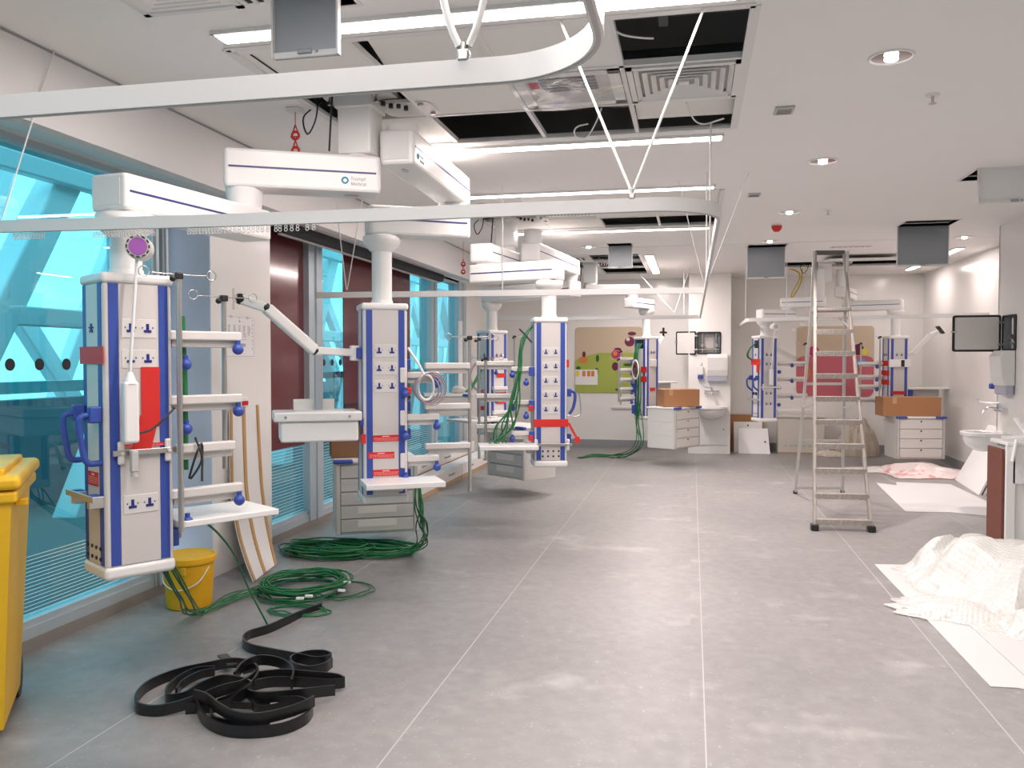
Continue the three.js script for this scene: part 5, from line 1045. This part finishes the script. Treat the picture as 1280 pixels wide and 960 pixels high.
{ // big boards leaning on the right wall
  const mk = (off, label) => { const t = thing('wall_board', label, 'board', [0, 0, 0], 0, 'boards leaning on the right wall');
    const a = V(3.45 + off, 0, -12.2), b = V(3.33 + off, 0, -10.85), c = V(3.72 + off * 0.4, 0.75, -10.95), d = V(3.78 + off * 0.4, 0.75, -12.0), n = V(0.025, 0, 0), q = [a, b, c, d], r = q.map((p) => p.clone().add(n));
    const f = (a1, b1, c1, d1) => [a1, b1, c1, a1, c1, d1]; const g = new THREE.BufferGeometry().setFromPoints([...f(...q), ...f(r[3], r[2], r[1], r[0]), ...[0, 1, 2, 3].flatMap((k) => f(q[(k + 1) % 4], q[k], r[k], r[(k + 1) % 4]))]); g.computeVertexNormals(); obj('board_sheet', g, M.board, t); };
  mk(0, 'large white board leaning on the right wall, front of the stack'); mk(0.05, 'white board edge behind the large leaning board');
}
M.floorSheet = mat(L3(0.56, 0.55, 0.545), 0.6);
function floorSheet(label, pts, y, th, m) { const t = thing('floor_sheet', label, 'sheet', [0, 0, 0], 0); obj('sheet', slab(pts, y, th), m, t); return t; }
{
  const P = (u, v) => { const p = at(u, v, 'y', 0); return [p.x, p.z]; };
  floorSheet('white protection sheet lying beyond the ladder foot', [P(1095, 604), P(1132, 640), P(1190, 641), [3.0, -9.38], [3.26, -9.5], [3.26, -11.7], P(1120, 603), P(1121, 607)], 0.001, 0.004, M.floorSheet);
  floorSheet('white floor protection sheet under the bubble wrap', [P(1093, 706), P(1238, 859), P(1273, 861), [2.1, -4.3], [2.6, -5.2], [2.42, -7.05], P(1172, 707)], 0.001, 0.004, M.floorSheet);
  floorSheet('second white sheet overlapping the protection sheet', [P(1128, 709), P(1180, 757), P(1218, 789), P(1280, 846), [2.3, -4.6], [2.55, -5.6], [2.4, -7.0]], 0.006, 0.006, M.floorSheet);
}
// crumpled plastic: a lobed mound that meets the floor
function mound(t, name, cx, cz, rx, rz, h, m, freq, rough, turn = 0, edge = 0.12) {
  const NA = 72, NR = 26, pos = [], idx = [], s0 = rnd() * 7;
  for (let j = 0; j <= NR; j++) for (let i = 0; i < NA; i++) {
    const a = i / NA * Math.PI * 2, k = j / NR, lob = 1 + edge * (fbm(0.5 + 0.45 * Math.cos(a) + s0, 0.5 + 0.45 * Math.sin(a) + s0, 6, 3) - 0.5) * 4;
    let x = Math.cos(a) * rx * k * lob, z = Math.sin(a) * rz * k * lob;
    const n1 = fbm(x * freq * 0.13 + s0, z * freq * 0.13 + s0 * 0.7, 8, 3), ridge = 1 - Math.abs(2 * fbm(x * freq * 0.3 + s0, z * freq * 0.3, 8, 3) - 1);
    const y = h * Math.pow(1 - k * k, 0.55) * (0.55 + 0.75 * n1) + rough * (ridge - 0.6) * (1 - k ** 6);
    pos.push(cx + x * Math.cos(turn) + z * Math.sin(turn), Math.max(0.006, y) + (j === NR ? -0.002 : 0), cz - x * Math.sin(turn) + z * Math.cos(turn));
  }
  for (let j = 0; j < NR; j++) for (let i = 0; i < NA; i++) { const a = j * NA + i, b = j * NA + (i + 1) % NA, c = a + NA, d = b + NA; idx.push(a, b, d, a, d, c); }
  const g = new THREE.BufferGeometry(), uv = []; for (let i = 0; i < pos.length; i += 3) uv.push(pos[i] * 2.2, (pos[i + 2] + pos[i + 1]) * 2.2);
  g.setAttribute('position', new THREE.Float32BufferAttribute(pos, 3)); g.setAttribute('uv', new THREE.Float32BufferAttribute(uv, 2)); g.setIndex(idx); g.computeVertexNormals();
  return obj(name, g, m, t);
}
// a thrown-down plastic sheet: sharp random folds over a low swell, ragged outline
function crumple(t, name, cx, cz, w, d, h, m, folds, fold, turn = 0, uvs = 2.2) {
  const N = 64, P = [], U = [], I = [], F_ = [], s0 = rnd() * 9, tri = (x) => Math.abs(x - Math.floor(x) - 0.5) * 2;
  for (let i = 0; i < folds; i++) { const a = rr(0, 6.28); F_.push([Math.cos(a), Math.sin(a), rr(1.0, 3.4), rr(0, 1), rr(0.4, 1)]); }
  for (let j = 0; j <= N; j++) for (let i = 0; i <= N; i++) {
    let x = i / N * 2 - 1, z = j / N * 2 - 1;
    const k = Math.min(1, Math.hypot(x, z) > 1e-6 ? Math.max(Math.abs(x), Math.abs(z)) : 0), sq = k > 0 ? k / Math.hypot(x, z) : 1, rx = x * (0.45 + 0.55 * sq), rz = z * (0.45 + 0.55 * sq);
    const rag = 1 + 0.22 * (fbm(0.5 + rx * 0.4 + s0, 0.5 + rz * 0.4 + s0, 7, 3) - 0.5) * k * 2, wx = rx + 0.3 * (fbm(rx * 0.3 + 1 + s0, rz * 0.3 + 2, 6, 2) - 0.5), wz = rz + 0.3 * (fbm(rx * 0.3 + 4, rz * 0.3 + 5 + s0, 6, 2) - 0.5);
    let f = 0, sw = 0; for (const [a, b, q, ph, wt] of F_) { f += wt * tri((wx * a + wz * b) * q * 0.5 + ph); sw += wt; }
    f /= sw; const e = 1 - k ** 4;
    const y = e * (h * (1 - k * k) * (0.6 + 0.8 * f) + fold * (f - 0.3)) + 0.004 + (1 - e) * 0.01 * f;
    const X = rx * w / 2 * rag, Z = rz * d / 2 * rag;
    P.push(cx + X * Math.cos(turn) + Z * Math.sin(turn), Math.max(0.004, y), cz - X * Math.sin(turn) + Z * Math.cos(turn)); U.push(X * uvs, Z * uvs);
  }
  for (let j = 0; j < N; j++) for (let i = 0; i < N; i++) { const a = j * (N + 1) + i, b = a + 1, c = a + N + 1, e = c + 1; I.push(a, c, b, b, c, e); }
  const g = new THREE.BufferGeometry(); g.setAttribute('position', new THREE.Float32BufferAttribute(P, 3)); g.setAttribute('uv', new THREE.Float32BufferAttribute(U, 2)); g.setIndex(I);
  return obj(name, toCreasedNormals(g, 0.55), m, t);
}
{
  const bubble = noiseTex(256, 256, (u, v) => { const x = (u * 16) % 1 - 0.5, y = (v * 16) % 1 - 0.5, k = Math.max(0, 0.2 - x * x - y * y) * 5; return [k * 255, k * 255, k * 255].map((q) => Math.min(255, q)); }, false);
  M.wrap = mat(L3(0.84, 0.84, 0.81), 0.22, 0, { transmission: 0.4, thickness: 0, bumpMap: bubble, bumpScale: 0.003 });
  const t = thing('bubble_wrap', 'crumpled heap of bubble wrap on the white sheets', 'bubble wrap');
  crumple(t, 'wrap_heap', 2.2, -6.2, 1.3, 1.5, 0.34, M.wrap, 6, 0.16, 0.3); crumple(t, 'wrap_fold', 1.66, -5.72, 0.85, 0.5, 0.07, M.wrap, 5, 0.06, -0.35); crumple(t, 'wrap_fold', 2.0, -6.75, 0.9, 0.6, 0.26, M.wrap, 5, 0.1, 0.2);
  crumple(t, 'wrap_fold', 2.42, -5.75, 1.0, 0.9, 0.36, M.wrap, 6, 0.14, 0.8); crumple(t, 'wrap_fold', 2.1, -5.45, 0.9, 0.5, 0.1, M.wrap, 5, 0.07, 0.2);
  const pinkP = noiseTex(256, 256, (u, v) => { const k = fbm(u, v, 10, 4), s = k > 0.55 ? Math.min(1, (k - 0.55) * 9) : 0; return [240 - s * 12, 226 - s * 62, 222 - s * 55]; });
  M.pinkSheet = mat(L3(1, 1, 1), 0.3, 0, { map: pinkP, transmission: 0.25, thickness: 0 });
  const p = thing('plastic_sheet', 'crumpled pink and white plastic sheet under the wall-side cabinet', 'plastic');
  crumple(p, 'sheet_heap', 3.2, -12.75, 1.25, 1.2, 0.1, M.pinkSheet, 7, 0.16, 0.2, 0.8); crumple(p, 'sheet_fold', 3.25, -12.55, 0.9, 0.6, 0.1, M.pinkSheet, 6, 0.12, -0.3, 0.8);
  crumple(p, 'sheet_trail', 2.6, -12.95, 0.9, 0.6, 0.03, M.film, 6, 0.07, 0.1);
  const b = thing('plastic_wrapped_load', 'beige plastic-wrapped bundle behind the ladder', 'bundle');
  mound(b, 'wrapped_bundle', 2.72, -14.98, 0.36, 0.3, 0.56, mat(L3(0.5, 0.43, 0.34), 0.25), 6, 0.1, 0, 0.08);
  mound(b, 'wrap_tail', 2.25, -14.75, 0.22, 0.16, 0.1, mat(L3(0.55, 0.5, 0.42), 0.3), 8, 0.05, 0, 0.2);
  const w = thing('wrapped_carton', 'white wrapped carton standing against the back wall', 'box', [1.83, 0, -15.2]);
  obj('carton_body', rbox(0.76, 0.62, 0.3, 0.01, 0, 0.31, 0), mat(L3(0.66, 0.62, 0.54), 0.45), w); obj('lid_board', rbox(0.8, 0.03, 0.34, 0.006, 0, 0.63, 0), M.offwhite, w);
  obj('printed_mark', [...Array(5)].map((_, k) => box(0.04 + 0.03 * (k % 3), 0.03, 0.002, -0.25 + k * 0.1, 0.13, 0.152)), M.greyPlastic, w);
  obj('timber_skid', [box(0.76, 0.02, 0.02, 0, 0.01, 0.155)], M.tape, w);
}
// ================================================================ white unit at the right edge
{
  const t = thing('white_cabinet_unit', 'white unpacked unit with brown side panel and red label', 'cabinet', [0, 0, 0]);
  obj('body', rbox(0.82, 0.92, 0.34, 0.01, 2.89, 0.46, -7.49), M.white, t);
  obj('side_panel', rbox(0.02, 0.88, 0.34, 0.003, 2.425, 0.45, -7.5), M.brown, t);
  obj('front_frame', [rbox(0.07, 0.92, 0.03, 0.006, 2.47, 0.46, -7.31), rbox(0.82, 0.3, 0.03, 0.006, 2.89, 0.77, -7.31)], M.whiteMatt, t);
  obj('red_label', rbox(0.16, 0.1, 0.006, 0.003, 2.72, 0.46, -7.315), M.red, t);
  obj('top_board', rbox(0.86, 0.03, 0.4, 0.006, 2.87, 0.935, -7.49), M.white, t);
  const pk = thing('packing_strips', 'loose white packing strips on top of the white unit', 'packaging', [0, 0, 0]);
  for (const [a, b] of [[[2.44, 0.965, -7.4], [2.85, 1.03, -7.3]], [[2.48, 0.97, -7.55], [2.95, 1.0, -7.45]], [[2.62, 0.98, -7.35], [2.6, 1.12, -7.6]], [[2.66, 0.98, -7.35], [2.7, 1.1, -7.62]], [[2.5, 0.975, -7.28], [2.47, 0.8, -7.275]]]) obj('strip', beam(V(...a), V(...b), 0.035, 0.014, UPV, 0.003), M.whiteMatt, pk);
}
// yellow and white cables hanging from the far ceiling opening
{
  const t = thing('hanging_cable', 'yellow cable loop hanging from the ceiling opening', 'cable');
  const a = at(1003, 331, 'y', H + 0.06), d = -a.z; obj('cable', tube([a, V(a.x - 0.02, 2.85, a.z), V(a.x - 0.14, 2.62, a.z), V(a.x - 0.17, 2.58, a.z), V(a.x - 0.16, 2.66, a.z), V(a.x - 0.04, 2.98, a.z), V(a.x - 0.3, H + 0.05, a.z - 0.1)], 0.012, 50, 6), mat(L3(0.6, 0.45, 0.03), 0.5), t);
  const w = thing('hanging_cable', 'white cable with fittings hanging beside the yellow loop', 'cable');
  obj('cable', tube([V(a.x + 0.03, H + 0.1, a.z), V(a.x + 0.05, 2.5, a.z), V(a.x + 0.04, 2.2, a.z), V(a.x - 0.08, 2.12, a.z)], 0.006, 24, 6), M.white, w);
  obj('connector', [ball(0.03, a.x + 0.0, 2.16, a.z), ball(0.03, a.x - 0.12, 2.08, a.z)], M.white, w);
  for (const [u, v, l, pts] of [[640, 35, 'white wire dangling across the open black tile', [[762, 30], [775, 42], [800, 47], [817, 48]]], [0, 0, 'white wire dangling from the open tile over the light strip', [[752, 135], [744, 155], [730, 172], [720, 170], [722, 158], [735, 155]]], [0, 0, 'white wire poking from the tilted tile', [[858, 128], [868, 150], [880, 155], [905, 148]]]]) {
    const q = thing('loose_wire', l, 'wire'); obj('wire', tube(pts.map(([a1, b1], i) => at(a1, b1, 'y', H - 0.01 + (i === 0 ? 0.06 : 0))), 0.005, 24, 6), M.white, q);
  }
}

{ // scrap left on the window sill
  const t = thing('crumpled_scrap', 'small crumpled white scrap on the window kerb', 'scrap', [-3.57, 0.075, at(421, 640, 'x', -3.56).z]);
  const g = new THREE.IcosahedronGeometry(0.07, 3), p = g.attributes.position; for (let i = 0; i < p.count; i++) { const k = 0.7 + 0.7 * fbm(p.getX(i) * 3 + 2, p.getY(i) * 3 + p.getZ(i) * 2 + 2, 8, 3); p.setXYZ(i, p.getX(i) * k, Math.max(-0.01, p.getY(i) * k * 0.9 + 0.03), p.getZ(i) * k * 1.3); }
  g.computeVertexNormals(); obj('scrap_body', g, M.whiteMatt, t);
}

renderer.render(scene, camera);
